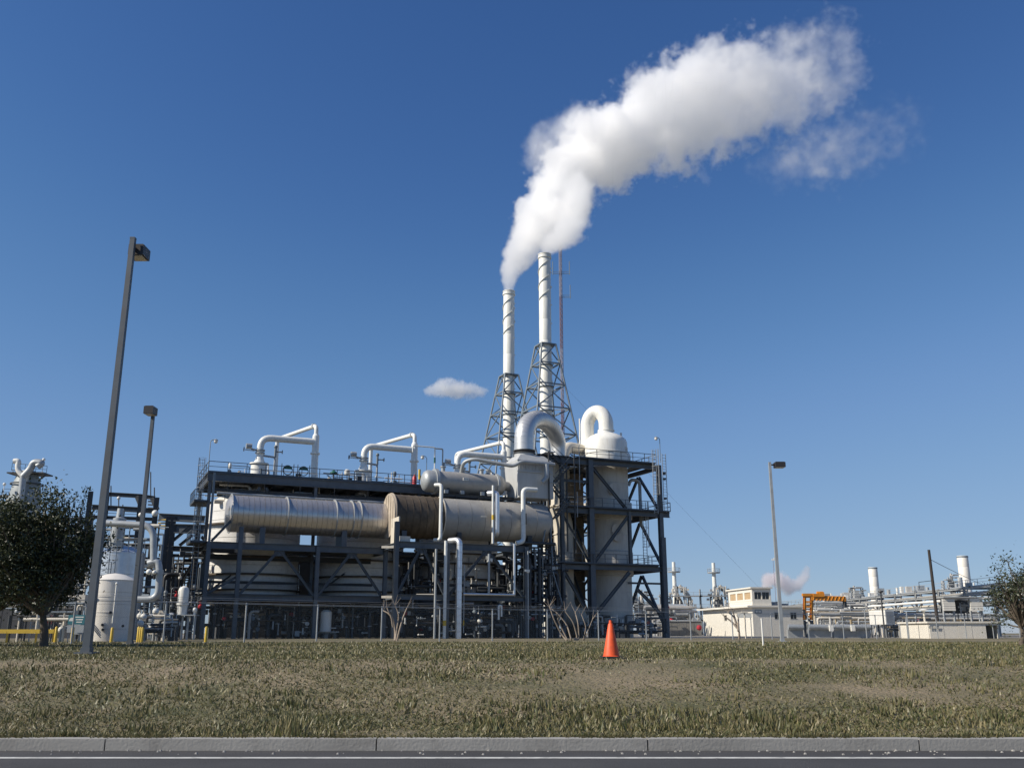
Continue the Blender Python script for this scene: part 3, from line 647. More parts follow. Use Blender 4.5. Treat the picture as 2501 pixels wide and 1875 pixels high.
part('relief_pipe', M().tube(path([W(TU + 1.2, TV - 2.0, 21.6), W(TU + 1.2, TV - 2.0, 22.9), W(TU + 1.7, TV - 2.1, 22.9), W(TU + 1.7, TV - 2.1, 22.3)], 0.2), 0.09, 8), WHITE, tw)
un = thing('top_u_pipe', 'large white pipe bent in an upside-down U over the tower dome', 'pipe', W(TU, TV, 24.9))
Bq, Aq = W(TU + 0.1, TV, 0), W(TU - 1.3, TV + 2.2, 0)
midq = (Aq + Bq) / 2; hq = (Aq - Bq) / 2
pts = [Ve((Bq.x, Bq.y, 25.05)), Ve((Bq.x, Bq.y, 25.6))]
for i in range(19):
    a = math.pi * i / 18; q = midq - hq * math.cos(a); pts.append(Ve((q.x, q.y, 25.9 + 1.75 * math.sin(a))))
pts += [Ve((Aq.x, Aq.y, 25.5)), Ve((Aq.x, Aq.y, 20.9))]
part('bent_pipe', M().tube(pts, 0.9, 30, r2=0.82), WHITE, un)
part('flange', M().ring(Ve((Bq.x, Bq.y, 25.15)), Z, 0.9, 0.14, 0.13, 30), WHITE, un)
part('gauge', M().cyl(Ve((Aq.x - 0.2, Aq.y - 0.95, 23.6)), Ve((Aq.x - 0.2, Aq.y - 0.8, 23.6)), 0.22, seg=12), DARK, un)
part('vent_riser', M().cyl(Ve((Aq.x - 0.95, Aq.y, 21.0)), Ve((Aq.x - 0.95, Aq.y, 27.0)), 0.08, seg=8), WHITE, un)
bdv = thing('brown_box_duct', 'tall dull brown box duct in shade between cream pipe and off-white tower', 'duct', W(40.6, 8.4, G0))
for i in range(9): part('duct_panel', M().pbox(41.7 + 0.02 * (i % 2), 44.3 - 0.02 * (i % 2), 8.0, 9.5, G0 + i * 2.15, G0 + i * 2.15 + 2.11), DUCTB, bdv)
el = thing('white_elbow', 'fat white elbow pipe on the top platform left of the tower dome', 'pipe', W(41.5, 7, 20.9))
part('elbow', M().tube(path([W(40.6, 6.0, 19.0), W(40.7, 6.2, 22.95), W(43.8, 7.6, 23.0)], 1.7, 10), 0.68, 24), CREAM, el)

fr = thing('tower_frame', 'dark blue steel frame with three railed platforms around the off-white tower', 'steel structure', W(TU, TV, G0))
UL, UR, VF, VB = 41.35, 50.65, 1.0, 10.0
P1, P2, P3 = 20.6, 15.0, 8.75
for u, v, z, w in ((UL, VF, P1 - 0.1, 0.62), (UR, VF, P1 - 0.1, 0.5), (UL, VB, P1 - 0.1, 0.45), (UR, VB, P1 - 0.1, 0.45), (37.7, VF, P1 - 0.1, 0.4), (36.0, VB, P1 - 0.1, 0.3), (34.6, VF + 3, P1 - 0.1, 0.25)): col(fr, u, v, z, w, STEEL)
part('column_cover', M().beam(W(UR + 0.1, VF - 0.32, G0), W(UR + 0.1, VF - 0.32, 12.0), 0.55, 0.12), STEEL, fr)
col(fr, 46.4, VF, P2, 0.34, z0=P3)
def ring_beams(z, h=0.52, uR=UR, uL=UL):
    bm(fr, W(uL, VF, z - h / 2 - 0.12), W(uR, VF, z - h / 2 - 0.12), 0.35, h); bm(fr, W(uL, VB, z - h / 2 - 0.12), W(uR, VB, z - h / 2 - 0.12), 0.35, h)
    for u in (UL, UR): bm(fr, W(u, VF + 0.3, z - h / 2 - 0.14), W(u, VB - 0.3, z - h / 2 - 0.14), 0.3, h)
def deck_around(z, u0, u1, v0, v1, r):
    N = 48; mb = M(); c = Ve((TU, TV)); top = []; n = 0
    vs = []
    def edge(a):
        dx, dy = math.cos(a), math.sin(a); t = 1e9
        if dx > 1e-9: t = min(t, (u1 - TU) / dx)
        if dx < -1e-9: t = min(t, (u0 - TU) / dx)
        if dy > 1e-9: t = min(t, (v1 - TV) / dy)
        if dy < -1e-9: t = min(t, (v0 - TV) / dy)
        return TU + dx * t, TV + dy * t
    for zz in (z - 0.1, z):
        for i in range(N):
            a = 2 * math.pi * i / N; eu, ev = edge(a)
            vs += [W(TU + r * math.cos(a), TV + r * math.sin(a), zz), W(eu, ev, zz)]
    fs = []
    for i in range(N):
        j = (i + 1) % N; B = 2 * N
        fs += [(2 * i, 2 * i + 1, 2 * j + 1, 2 * j), (B + 2 * i, B + 2 * j, B + 2 * j + 1, B + 2 * i + 1), (2 * i + 1, B + 2 * i + 1, B + 2 * j + 1, 2 * j + 1), (2 * i, 2 * j, B + 2 * j, B + 2 * i)]
    return M().add(vs, fs)
part('platform_plate', deck_around(P1, 38.8, 50.2, VF - 0.5, VB + 0.3, 2.75), STEELD, fr)
part('platform_plate', M().pbox(34.6, 38.78, VF - 0.5, 6.0, P1 - 0.1, P1), STEELD, fr)
part('platform_plate', deck_around(P2, 38.0, 51.9, VF - 0.5, VB + 0.3, 3.0), STEELD, fr)
part('platform_plate', deck_around(P3, 37.0, 50.2, VF - 0.5, VB + 0.3, 3.0), STEELD, fr)
part('platform_plate', M().pbox(50.22, 52.6, VF - 0.9, 3.4, P2 - 0.1, P2), STEELD, fr) if False else None
bm(fr, W(34.6, VF, P1 - 0.45), W(UL, VF, P1 - 0.45), 0.35, 0.6); ring_beams(P1)
bm(fr, W(37.7, VF, P2 - 0.45), W(UL, VF, P2 - 0.45), 0.3, 0.55); ring_beams(P2, uR=51.9)
bm(fr, W(36.8, VF, P3 - 0.45), W(UL, VF, P3 - 0.45), 0.3, 0.5); ring_beams(P3, uR=50.9)
bm(fr, W(38, VF, 17.9), W(UL, VF, 17.9), 0.25, 0.3)
bm(fr, W(37.9, VB, P2 + 3), W(UL, VB, P2 + 3), 0.25, 0.3)
br(fr, W(UL + 0.25, VF, P1 - 0.9), W(46.0, VF, P2 + 0.1), 0.3); br(fr, W(46.2, VF, P2 - 0.8), W(UL + 0.3, VF, P3 + 0.1), 0.3); br(fr, W(46.2, VF, P3 - 0.8), W(UL + 0.3, VF, 3.2), 0.34)
br(fr, W(UL - 0.2, VF + .3, 3.0), W(38.0, VF + .3, P3 - 0.9), 0.3)
br(fr, W(UL - 0.2, VF + .3, P3 + 0.2), W(37.9, VF + .3, P2 - 0.9), 0.2)
for zt, zb in ((P1 - 0.9, P2 + 0.1), (P2 - 0.9, P3 + 0.1), (P3 - 0.9, 2.2)):
    vm = (VF + VB) / 2
    br(fr, W(UR, vm - 0.1, zt), W(UR, VF + 0.2, zb), 0.27); br(fr, W(UR, vm + 0.1, zt), W(UR, VB - 0.2, zb), 0.27)
    if zt < P2 - 0.5: br(fr, W(UL, vm - 0.1, zt), W(UL, VF + 0.2, zb), 0.2, STEELD); br(fr, W(UL, vm + 0.1, zt), W(UL, VB - 0.2, zb), 0.2, STEELD)
    br(fr, W(UL + 0.3, VB, zb), W(46, VB, zt), 0.22, STEELD); br(fr, W(46, VB, zt), W(UR - 0.3, VB, zb), 0.22, STEELD)
br(fr, W(UR + 0.2, VF, 2.8), W(UR - 3.6, VF, P3 - 2.6), 0.3)
bm(fr, W(46.5, VF + 2, P3 - 1.9), W(52.6, VF + 2, P3 - 1.9), 0.2, 0.22)
for i in range(9): part('under_joist', M().beam(W(39.2 + i * 1.35, VF + 0.2, P1 - 0.28), W(39.2 + i * 1.35, 2.3, P1 - 0.28), 0.12, 0.3, 'h'), STEELD, fr)
rail(fr, [W(38.9, VF - 0.4, P1), W(50.1, VF - 0.4, P1), W(50.1, VB, P1), W(41.4, VB, P1)], step=1.6)
rail(fr, [W(38.1, VF - 0.4, P2), W(51.8, VF - 0.4, P2), W(51.8, VB, P2)], step=1.6)
rail(fr, [W(37.1, VF - 0.4, P3), W(50.0, VF - 0.4, P3), W(50.0, VB, P3)], step=1.5)
ladder(fr, W(UR + 0.35, VF - 0.7, P2), W(UR + 0.35, VF - 0.7, P1 + 1.2), U, GALV)
ladder(fr, W(UR - 1.2, VF - 1.0, P2 - 0.4), W(UR - 1.2, VF - 1.0, P1 + 1.5), U, GALV, 0.5, True, -V)
ladder(fr, W(UR - 1.5, VF + 1.2, P3), W(UR - 1.5, VF + 1.2, P2 + 1.2), U, GALV, 0.5, True, -V)
for z, s in ((19.6, 0.3), (18.9, 0.2), (14.4 + 2.2, 0.25)): part('junction_box', M().box(W(UR + 0.75, VF, z), (0.3, 0.3, s), (U, V, Z)), DARK, fr)
lamp_globe(W(UR + 0.2, VF - 0.2, P1 + 0.2), 2.8, 'small globe lamp on a post above the right corner of the top tower platform', side=-1)
for px, y0, y1, lab in ((1415, 1080, 1195, 'thin grey conduit hanging from the top tower platform'), (1410, 1200, 1262, 'thin grey conduit drooping below the middle tower platform')):
    a, b2 = vpipe(px, y0, y1, 0.3, 0.04); solo('conduit', lab, 'conduit', M().cyl(a, b2, 0.05, seg=6), GALV, b2)
t = thing('side_vent_pipe', 'grey pipe bending over like a walking stick on the right side of the tower', 'pipe', W(49, 4, P2))
ua, zz = uz(1562, 1175, 4.5)
part('bent_run', M().tube(path([W(48.6, 4.5, zz - 0.6), W(48.9, 4.5, zz + 0.1), W(ua, 4.5, zz + 0.1), W(ua, 4.5, P2 - 1.4)], 0.6, 8), 0.2, 12), GALV, t)

# stair tower between drum and tower
st = thing('stair_tower', 'narrow zigzag steel stair between the plenum box and the cream pipe', 'stairs', W(36.4, -1, G0))
zz = 13.2; k = 0
while zz < 20.3:
    a, b2 = (35.6, 37.4) if k % 2 == 0 else (37.4, 35.6)
    z1 = min(zz + 1.95, 20.5); vv = -1.2 + 0.8 * (k % 2)
    for dv in (-0.38, 0.38): part('stringer', M().beam(W(a, vv + dv, zz), W(b2, vv + dv, z1), 0.05, 0.2), STEELD, st)
    t0 = part('tread', M().pbox(a - 0.13, a + 0.13, vv - 0.36, vv + 0.36, zz + 0.03, zz + 0.07), GALV, st)
    n = 8; repeat(t0, [U * ((b2 - a) * i / n) + Z * ((z1 - zz) * i / n) for i in range(1, n)], st)
    part('stair_rail', M().beam(W(a, vv - 0.4, zz + 1), W(b2, vv - 0.4, z1 + 1), 0.05).beam(W(a, vv - 0.4, zz + 0.5), W(b2, vv - 0.4, z1 + 0.5), 0.04), STEEL, st)
    e = 1 if b2 > a else -1
    part('landing', M().pbox(min(b2, b2 + e * 0.9), max(b2, b2 + e * 0.9), -1.65, 0.1, z1 - 0.08, z1), GALV, st)
    zz = z1; k += 1
for u in (34.75, 37.9): part('post', M().beam(W(u, -1.7, 9.9), W(u, -1.7, 20.5), 0.12), STEELD, st); part('post', M().beam(W(u, 0.15, 9.9), W(u, 0.15, 20.5), 0.12), STEELD, st)
t = thing('raking_struts', 'pair of light steel struts running down from the stair towards the grey drum', 'steel strut', W(36, -2, 10))
for a, b2 in (((1337, 1262), (1325, 1330)), ((1343, 1262), (1350, 1380)), ((1350, 1395), (1378, 1490))):
    part('strut', M().beam(on(*a, -1.9), on(*b2, -1.9), 0.12), STEELL, t)

# ================================================================ CHIMNEYS WITH THEIR FRAMES
def chimney(px, pytop, Y, r, label, framelabel, zf, w0, slope, strake_m):
    top = at(px, pytop, Y); c = Ve((top.x, Y, 0)); zt = top.z
    t = thing('chimney', label, 'chimney', (c.x, c.y, G0))
    zz = G0; n = int((zt - G0 - 0.6) / 2.9); h = (zt - 0.6 - G0) / n
    for i in range(n): part('shell_course', M().lathe(c + Z * (G0 + i * h), Z, [(0, r - 0.015), (0.015, r), (h - 0.03, r), (h, r - 0.015)], 32, True, False), STACKP, t)
    part('top_collar', M().lathe(c + Z * (zt - 0.62), Z, [(0, r), (0.02, r + 0.12), (0.25, r + 0.12), (0.27, r + 0.04), (0.5, r + 0.04), (0.52, r + 0.1), (0.62, r + 0.1), (0.63, r - 0.12), (0.3, r - 0.12)], 32, True, False), STACKP, t)
    part('flue_lining', M().lathe(c + Z * (zt - 3), Z, [(0, r - 0.1), (2.9, r - 0.1)], 24, True, True), DARK, t)
    for s in range(2):                                # helical strakes
        mb = M(); vs = []; N = 60; H = strake_m; pitch = 4.3
        for i in range(N + 1):
            z = zt - 1.0 - H + H * i / N; a = 2 * math.pi * (z - zt) / pitch + s * math.pi + 0.6
            q = Ve((math.cos(a), math.sin(a), 0)); b_ = Ve((c.x, c.y, z))
            vs += [b_ + q * (r - 0.02) - Z * 0.03, b_ + q * (r + 0.12) - Z * 0.03, b_ + q * (r + 0.12) + Z * 0.03, b_ + q * (r - 0.02) + Z * 0.03]
        fs = []
        for i in range(N):
            for k in range(4): fs.append((4 * i + k, 4 * i + (k + 1) % 4, 4 * i + 4 + (k + 1) % 4, 4 * i + 4 + k))
        part('spiral_strake', mb.add(vs, fs), STACKP, t)
    for i in range(8): part('test_port', M().cyl(c + Z * (zf + 2 + i * -1.0 if i > 3 else zf + 3 + i * 2.6) + Ve((r - 0.05, -0.2, 0)), c + Z * (zf + 2 + i * -1.0 if i > 3 else zf + 3 + i * 2.6) + Ve((r + 0.12, -0.2, 0)), 0.07, seg=8), STACKP, t)
    f = thing('lattice_tower', framelabel, 'steel structure', (c.x, c.y, G0))
    def P(a, b, z):
        w = w0 + slope * (zf - z); return c + U * a * w + V * b * w + Z * z
    lv = [zf]; hh = 2.7
    while lv[-1] > G0 + 3: lv.append(lv[-1] - hh); hh *= 1.09
    lv[-1] = G0
    for a in (-1, 1):
        for b in (-1, 1): part('leg', M().tube([P(a, b, G0), P(a, b, zf)], 0.12, 8), STEELL, f)
    cor = [(-1, -1), (1, -1), (1, 1), (-1, 1)]
    for i, z in enumerate(lv[:-1]):
        for k in range(4):
            a, b = cor[k], cor[(k + 1) % 4]
            part('girt', M().beam(P(*a, z), P(*b, z), 0.16), STEELL, f)
            z2 = lv[i + 1]
            if i % 2 == 0: part('diagonal', M().beam(P(*b, z), P(*a, z2), 0.12), STEELL, f)
            else: part('diagonal', M().beam(P(*a, z), P(*b, z2), 0.12), STEELL, f)
        part('guide_ring', M().ring(c + Z * (z - 0.05), Z, r + 0.02, 0.12, 0.14, 28), STEELL, f)
        for k in range(4):
            d = (P(*cor[k], z) - Ve((c.x, c.y, z))); part('guide_arm', M().beam(Ve((c.x, c.y, z)) + d.normalized() * (r + 0.1), P(*cor[k], z), 0.1), STEELL, f)
    return c, zt
zf_t = at(1333, 838, 117).z; zf_s = at(1243, 913, 127).z
ct, zt_t = chimney(1330, 622, 118, 0.80, 'taller off-white chimney with spiral strakes, right one of the pair', 'pale grey lattice frame splayed around the taller chimney', zf_t, 1.02, 0.150, 5.6)
cs, zt_s = chimney(1243, 712, 128, 0.80, 'shorter off-white chimney with spiral strakes that the main steam comes from', 'pale grey lattice frame splayed around the shorter chimney', zf_s, 1.02, 0.165, 5.6)

# radio mast
def mast():
    Y = 215; b0 = at(1378, 1300, Y); x = b0.x; zt = at(1370, 600, Y).z
    t = thing('radio_mast', 'slender red and white lattice radio mast behind the taller chimney', 'mast', (x, Y, G0))
    segs = 14; h = (zt - G0) / segs; w = 0.34
    cn = [Ve((w * math.cos(a), w * math.sin(a), 0)) for a in (0.4, 0.4 + 2.094, 0.4 + 4.189)]
    for i in range(segs):
        mb = M(); z0 = G0 + i * h; c0 = Ve((x, Y, 0))
        for k in range(3):
            mb.beam(c0 + cn[k] + Z * z0, c0 + cn[k] + Z * (z0 + h), 0.14)
            n = 5
            for j in range(n):
                mb.beam(c0 + cn[k] + Z * (z0 + h * j / n), c0 + cn[(k + 1) % 3] + Z * (z0 + h * (j + 1) / n), 0.07)
                mb.beam(c0 + cn[k] + Z * (z0 + h * j / n), c0 + cn[(k + 1) % 3] + Z * (z0 + h * j / n), 0.06)
        part('lattice_section', mb, MASTR if (i // 2) % 2 else MASTW, t)
    c0 = Ve((x, Y, 0))
    for (pxa, pya, side) in ((1350, 668, 0), (1391, 668, 0), (1393, 726, 1)):
        p = at(pxa, pya, Y); part('antenna_arm', M().beam(Ve((x, Y, p.z)), p, 0.12).beam(Ve((x, Y, p.z + 0.5)), p + Z * 0.5, 0.08), STEELL, t)
        part('antenna_rod', M().cyl(p - Z * 0.3, p + Z * 3.2, 0.1, seg=6), STEELL, t)
    g = at(1960, 1470, 250); g.z = G0
    part('guy_wire', M().tube([Ve((x, Y, G0 + (zt - G0) * 0.62)), g], 0.02, 4), STEELL, t)
mast()

# ================================================================ FRONT PIPES ON AND BELOW THE DRUMS
def pipe_thing(label, pts, r, m, rad=0.35, seg=14, bands=(), cat='pipe', cladding=False, rusty=None):
    pts = [Ve(p) for p in pts]; base = min(pts, key=lambda q: q.z)
    t = thing('pipe', label, cat, base)
    part('pipe_run', M().tube(path(pts, rad), r, seg), m, t)
    if cladding:
        L = (pts[-1] - pts[-2]); n = int(L.length / 0.75)
        s0 = part('cladding_joint', M().ring(pts[-2] + L.normalized() * 0.5, L, r - 0.003, 0.03, 0.012, seg), ALUD, t)
        repeat(s0, [L.normalized() * 0.75 * i for i in range(1, n)], t)
    for bp, bmx in bands:
        part('paint_band', M().ring(bp, Z, r - 0.002, 0.5, 0.012, seg), bmx, t)
    return t
v = -2.6
a, b = vpipe(1077, 1183, 1318, v, 0); pipe_thing('white pipe standing in front of the joint between brown drum and grey drum', [a + U * -0.5 + V * 0.6, a, b, b - U * 0.5 + V * 0.5], 0.19, PIPEW)
solo('insulation_strip', 'dark brown strip along the white pipe at the joint of brown and grey drums', 'strip', M().box(on(1081, 1263, v) - V * 0.1, (0.14, 0.1, 1.1), (U, V, Z)), BROWN, on(1081, 1263, v))
a, b = vpipe(1204, 1185, 1327, v, 0); pb = on(1204, 1263, v); pipe_thing('slim white pipe with an orange band in front of the grey drum', [a, b], 0.13, PIPEW, bands=((Ve((a.x, a.y, pb.z)), YELLOW),))
a, b = vpipe(1214, 1203, 1306, v, 0); pipe_thing('shiny clad pipe loop hooked over beside the slim orange-banded pipe', [a - U * 0.7 + V * 0.8, a, b, b - V * 0.2 + V * 1.0], 0.27, ALU, cladding=False)
a, b = vpipe(1278, 1194, 1322, v, 0); pipe_thing('white pipe with a right-angle top elbow near the right end of the grey drum', [a + U * 1.6, a, b, b - U * 0.8 - Z * 0.2], 0.25, PIPEW, rad=0.5)
solo('insulation_strip', 'dark brown strip along the right-angle white pipe at the grey drum', 'strip', M().box(on(1283, 1267, v) - V * 0.1, (0.16, 0.1, 1.15), (U, V, Z)), BROWN, on(1283, 1267, v))
v = -4.8
a, b = vpipe(1121, 1318, 1560, v, 0); pipe_thing('thick clad pipe standing alone before the lower frame, its top bent back', [a - U * 0.6 + V * 1.2, a, b], 0.3, ALU, cladding=True, rad=0.5)
a, b = vpipe(1087, 1320, 1560, v, 0); q = on(1082, 1521, v); pipe_thing('white pipe with an orange band left of the thick clad pipe', [a, b], 0.16, PIPEW, bands=((Ve((a.x, a.y, q.z)), YELLOW),))
a, b = vpipe(1063, 1340, 1560, v, 0); pipe_thing('thin pale pipe left of the orange-banded pipe', [a, b], 0.11, GALV)
a, b = vpipe(1256, 1327, 1452, v, 0); c_, d_ = vpipe(1132, 1327, 1452, v, 0)
pipe_thing('slim clad pipe dropping from the middle beam and running left along the lower beam', [a, b, Ve((d_.x, d_.y, b.z))], 0.12, ALU, rad=0.1)
a, b = vpipe(1194, 1352, 1450, v, 0); pipe_thing('grey pipe hanging between the diagonal braces right of the thick clad pipe', [a, b], 0.12, GALV)
a, b = vpipe(1133, 1378, 1545, v, 0); pipe_thing('thin conduit with an orange collar right of the thick clad pipe', [a, b], 0.05, GALV, bands=((Ve((a.x, a.y, on(1131, 1520, v).z)), YELLOW),))
a, b = vpipe(1290, 1345, 1560, v, 0); pipe_thing('thin conduit running up the last front column of the lower frame', [a, b], 0.06, GALV)
a, b = vpipe(1218, 1478, 1505, v, 0); pipe_thing('small white hairpin pipe on a stand in front of the lower frame', [b - Z * 0.3, a, a + U * 0.3, b + U * 0.3], 0.1, PIPEW, rad=0.2)
for px, py, w, h, v, lab in ((1287, 1393, 0.5, 0.22, -4.9, 'slanted white floodlight on the last front column of the lower frame'), (1198, 1366, 0.35, 0.25, -4.6, 'small white lamp under the middle beam, between the braces'), (1030, 1361, 0.3, 0.14, -2.0, 'small white lamp near the top of the brace left of the orange-banded pipe')):
    p = on(px, py, v); t = thing('floodlight', lab, 'lamp', p)
    part('housing', M().box(p, (w, 0.25, h), (U, V, Z)).box(p + U * 0.1 - Z * h * 0.7, (w * 0.5, 0.2, 0.1), (U, V, Z)), WHITE, t)
    part('bracket', M().beam(p, p + V * 0.8 + Z * 0.1, 0.05), STEEL, t)
for px, py, lab in ((955, 1457, 'pale timber baulk on the lower beam beside the tall middle column'), (1040, 1452, 'pale tray on the lower beam left of the orange-banded pipe'), (955, 1335, 'pale beam end on the middle beam at the left of the brown drum')):
    p = on(px, py, -3.5); solo('beam_end', lab, 'beam', M().beam(p - U * 0.75 + V * 0.6, p + U * 0.75 - V * 0.2, 0.25, 0.22), CREAM, p)
p = on(950, 1315, -2.5)
t = thing('drum_bracket', 'pale plate bracket under the left end of the brown drum', 'bracket', p)
part('plate', M().pbox(17.3, 17.42, -3.7, -1.2, 9.8, 12.3), CREAM, t); part('cross_plate', M().pbox(17.42, 18.5, -3.8, -3.7, 9.7, 10.4), CREAM, t)

# ---------------- manifolds (clutter of pipes, valves and pumps) under the decks
def manifold(label, u0, u1, v0, v1, z0, z1, nv, nh, seed, mats=None, rmin=0.05, rmax=0.2, loc=None):
    rr = random.Random(seed); t = thing('pipe_manifold', label, 'pipework', W((u0 + u1) / 2, (v0 + v1) / 2, z0))
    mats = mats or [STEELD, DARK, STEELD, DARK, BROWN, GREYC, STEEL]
    for i in range(nv):
        u, v = rr.uniform(u0, u1), rr.uniform(v0, v1); a = rr.uniform(z0, z0 + (z1 - z0) * 0.35) if rr.random() < 0.4 else z0; b = rr.uniform(z0 + (z1 - z0) * 0.4, z1); r = rr.uniform(rmin, rmax)
        pts = [W(u, v, a), W(u, v, b)]
        if rr.random() < 0.6: pts.append(W(u + rr.uniform(-2.2, 2.2), v, b))
        m = rr.choice(mats); p = part('pipe', M().tube(path(pts, r * 2.5, 3), r, 8), m, t)
        if rr.random() < 0.6: part('flange', M().ring(W(u, v, a + (b - a) * rr.uniform(0.2, 0.8)), Z, r, 0.1, 0.07, 10), GALV, t)
        if rr.random() < 0.4:
            q = W(u, v - 0.05, a + (b - a) * rr.uniform(0.3, 0.9)); part('valve', M().ball(q, r + 0.1, 8, 5).cyl(q, q - V * 0.4, 0.04, seg=6).ring(q - V * 0.4, V, 0.1, 0.04, 0.06, 10), rr.choice([GALV, WHITE, REDP, STEELL, CREAM]), t)
    for i in range(nh):
        u, v, z = rr.uniform(u0, u1 - 1), rr.uniform(v0, v1), rr.uniform(z0 + 0.4, z1); L = rr.uniform(1.5, min(9, u1 - u0)); u2 = min(u1, u + L); r = rr.uniform(rmin, rmax)
        pts = [W(u, v, z), W(u2, v, z)]
        if rr.random() < 0.5: pts.append(W(u2, v, max(z0, z - rr.uniform(0.5, 2))))
        part('pipe', M().tube(path(pts, r * 2.5, 3), r, 8), rr.choice(mats), t)
    for i in range(int(nv * 0.5)):
        u, v, z = rr.uniform(u0, u1), rr.uniform(v0, v0 + (v1 - v0) * 0.5), rr.uniform(z0 + 0.2, z1 - 0.2); r = rr.uniform(0.04, 0.09); L = rr.uniform(0.3, 1.1)
        part('fitting', M().cyl(W(u, v, z), W(u, v, z + L) if rr.random() < 0.6 else W(u + L, v, z), r, seg=7).ball(W(u, v, z), r + 0.05, 7, 4), rr.choice([WHITE, GALV, CREAM, GALV]), t)
    for i in range(int(nv * 0.35)):
        u, v, z = rr.uniform(u0, u1), rr.uniform(v0, v1), rr.uniform(z0, z1 - 0.4); s = rr.uniform(0.2, 0.55)
        part('junction_box', M().box(W(u, v, z), (s, 0.25, s * rr.uniform(0.7, 1.5)), (U, V, Z)), rr.choice([GALV, STEELD, STEELL, DARK]), t)
    return t
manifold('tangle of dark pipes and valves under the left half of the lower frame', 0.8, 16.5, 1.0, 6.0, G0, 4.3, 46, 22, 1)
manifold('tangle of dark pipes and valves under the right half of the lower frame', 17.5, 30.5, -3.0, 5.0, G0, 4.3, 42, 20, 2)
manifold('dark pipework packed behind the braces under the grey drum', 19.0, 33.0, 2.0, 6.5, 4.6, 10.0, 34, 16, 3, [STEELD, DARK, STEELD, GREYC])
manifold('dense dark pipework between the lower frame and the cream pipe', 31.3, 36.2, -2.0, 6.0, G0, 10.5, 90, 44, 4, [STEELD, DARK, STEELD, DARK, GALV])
manifold('pipes and valves at the foot of the off-white tower', 39.0, 50.0, -0.5, 2.2, G0, 3.2, 26, 12, 5)
manifold('pipework between stair and tower above the middle platform', 38.6, 42.4, 6.5, 9.5, P3, P1 - 1, 34, 12, 6, [STEELD, BROWN, CREAM, STEELD])
manifold('pipework around the upper deck under the third pipe loop', 24.0, 31.0, 4.0, 8.0, ZD + 0.0, ZD + 1.8, 14, 6, 8, [GALV, WHITE, STEELL], 0.04, 0.12)
manifold('small pipes and valves among the railings of the upper deck', 1.0, 21.0, 6.0, 12.5, ZD, ZD + 1.0, 26, 8, 9, [GALV, WHITE, STEELL, STEEL], 0.03, 0.1)
manifold('pipes, trays and valves hung just under the upper deck', 1.0, 22.5, 5.5, 12.0, 14.2, 15.9, 20, 26, 10, [STEELD, GALV, STEELD, CREAM], 0.05, 0.14)
manifold('dark cable trays and pipes on the left end of the lower frame, added to shade the vessels', -3.2, -0.3, 3.0, 12.5, G0, 9.0, 46, 20, 11, [STEELD, DARK, STEELD, STEEL])  # dense cluster added here to keep sun off the lower vessels
for k_ in range(7): part('added_floor_plate', M().pbox(-0.2 + k_ * 2.45, 2.2 + k_ * 2.45, 0.3, 4.1, ZB + 0.08, ZB + 0.12), STEELD, pf)  # floor added at beam level to shade the lower part of the vessels
part('added_floor_plate', M().pbox(-0.2, 0.6, 4.12, 13.3, ZB + 0.08, ZB + 0.12), STEELD, pf)
part('added_floor_plate', M().pbox(-0.2, 17.0, 0.3, 3.9, ZL + 0.02, ZL + 0.06), STEELD, pf)
sh = thing('dark_backing', 'added dark box giving a dark background behind the banded vessels', 'building', W(17, 20, G0))  # unseen box added as dark backing, so no bright sky shows between the vessels
for i in range(2, 18): part('backing_sheet', M().pbox(-0.5 + i * 2.15, 1.63 + i * 2.15, 18.0 + 0.03 * (i % 2), 18.1 + 0.03 * (i % 2), G0, 9.4), SHED, sh)
part('roof', M().pbox(3.6, 38.8, 17.9, 26, 9.4, 9.6), SHED, sh); part('backing_end', M().pbox(3.7, 3.8, 18.2, 26, G0, 9.4).pbox(38.3, 38.4, 18.2, 26, G0, 9.4), SHED, sh)
# tanks and pumps in the lower shade
for px, v, r, h, m, lab in ((795, 1.2, 0.55, 2.0, WHITE, 'short pale drum on legs in the shade left of the tall middle column'), (1250, 1.0, 0.5, 1.6, GREYC, 'squat grey drum in the shade right of the hairpin pipe')):
    u = uz(px, 1530, v)[0]; t = thing('small_drum', lab, 'drum', W(u, v, G0))
    part('body', M().lathe(W(u, v, G0 + 0.5), Z, [(0, r * 0.6), (0.15, r), (h, r), (h + 0.2, r * 0.5)], 20), m, t)
    for a in (0, 2.1, 4.2): part('leg', M().beam(W(u + 0.4 * math.cos(a), v + 0.4 * math.sin(a), G0), W(u + 0.4 * math.cos(a), v + 0.4 * math.sin(a), G0 + 0.6), 0.08), STEELD, t)
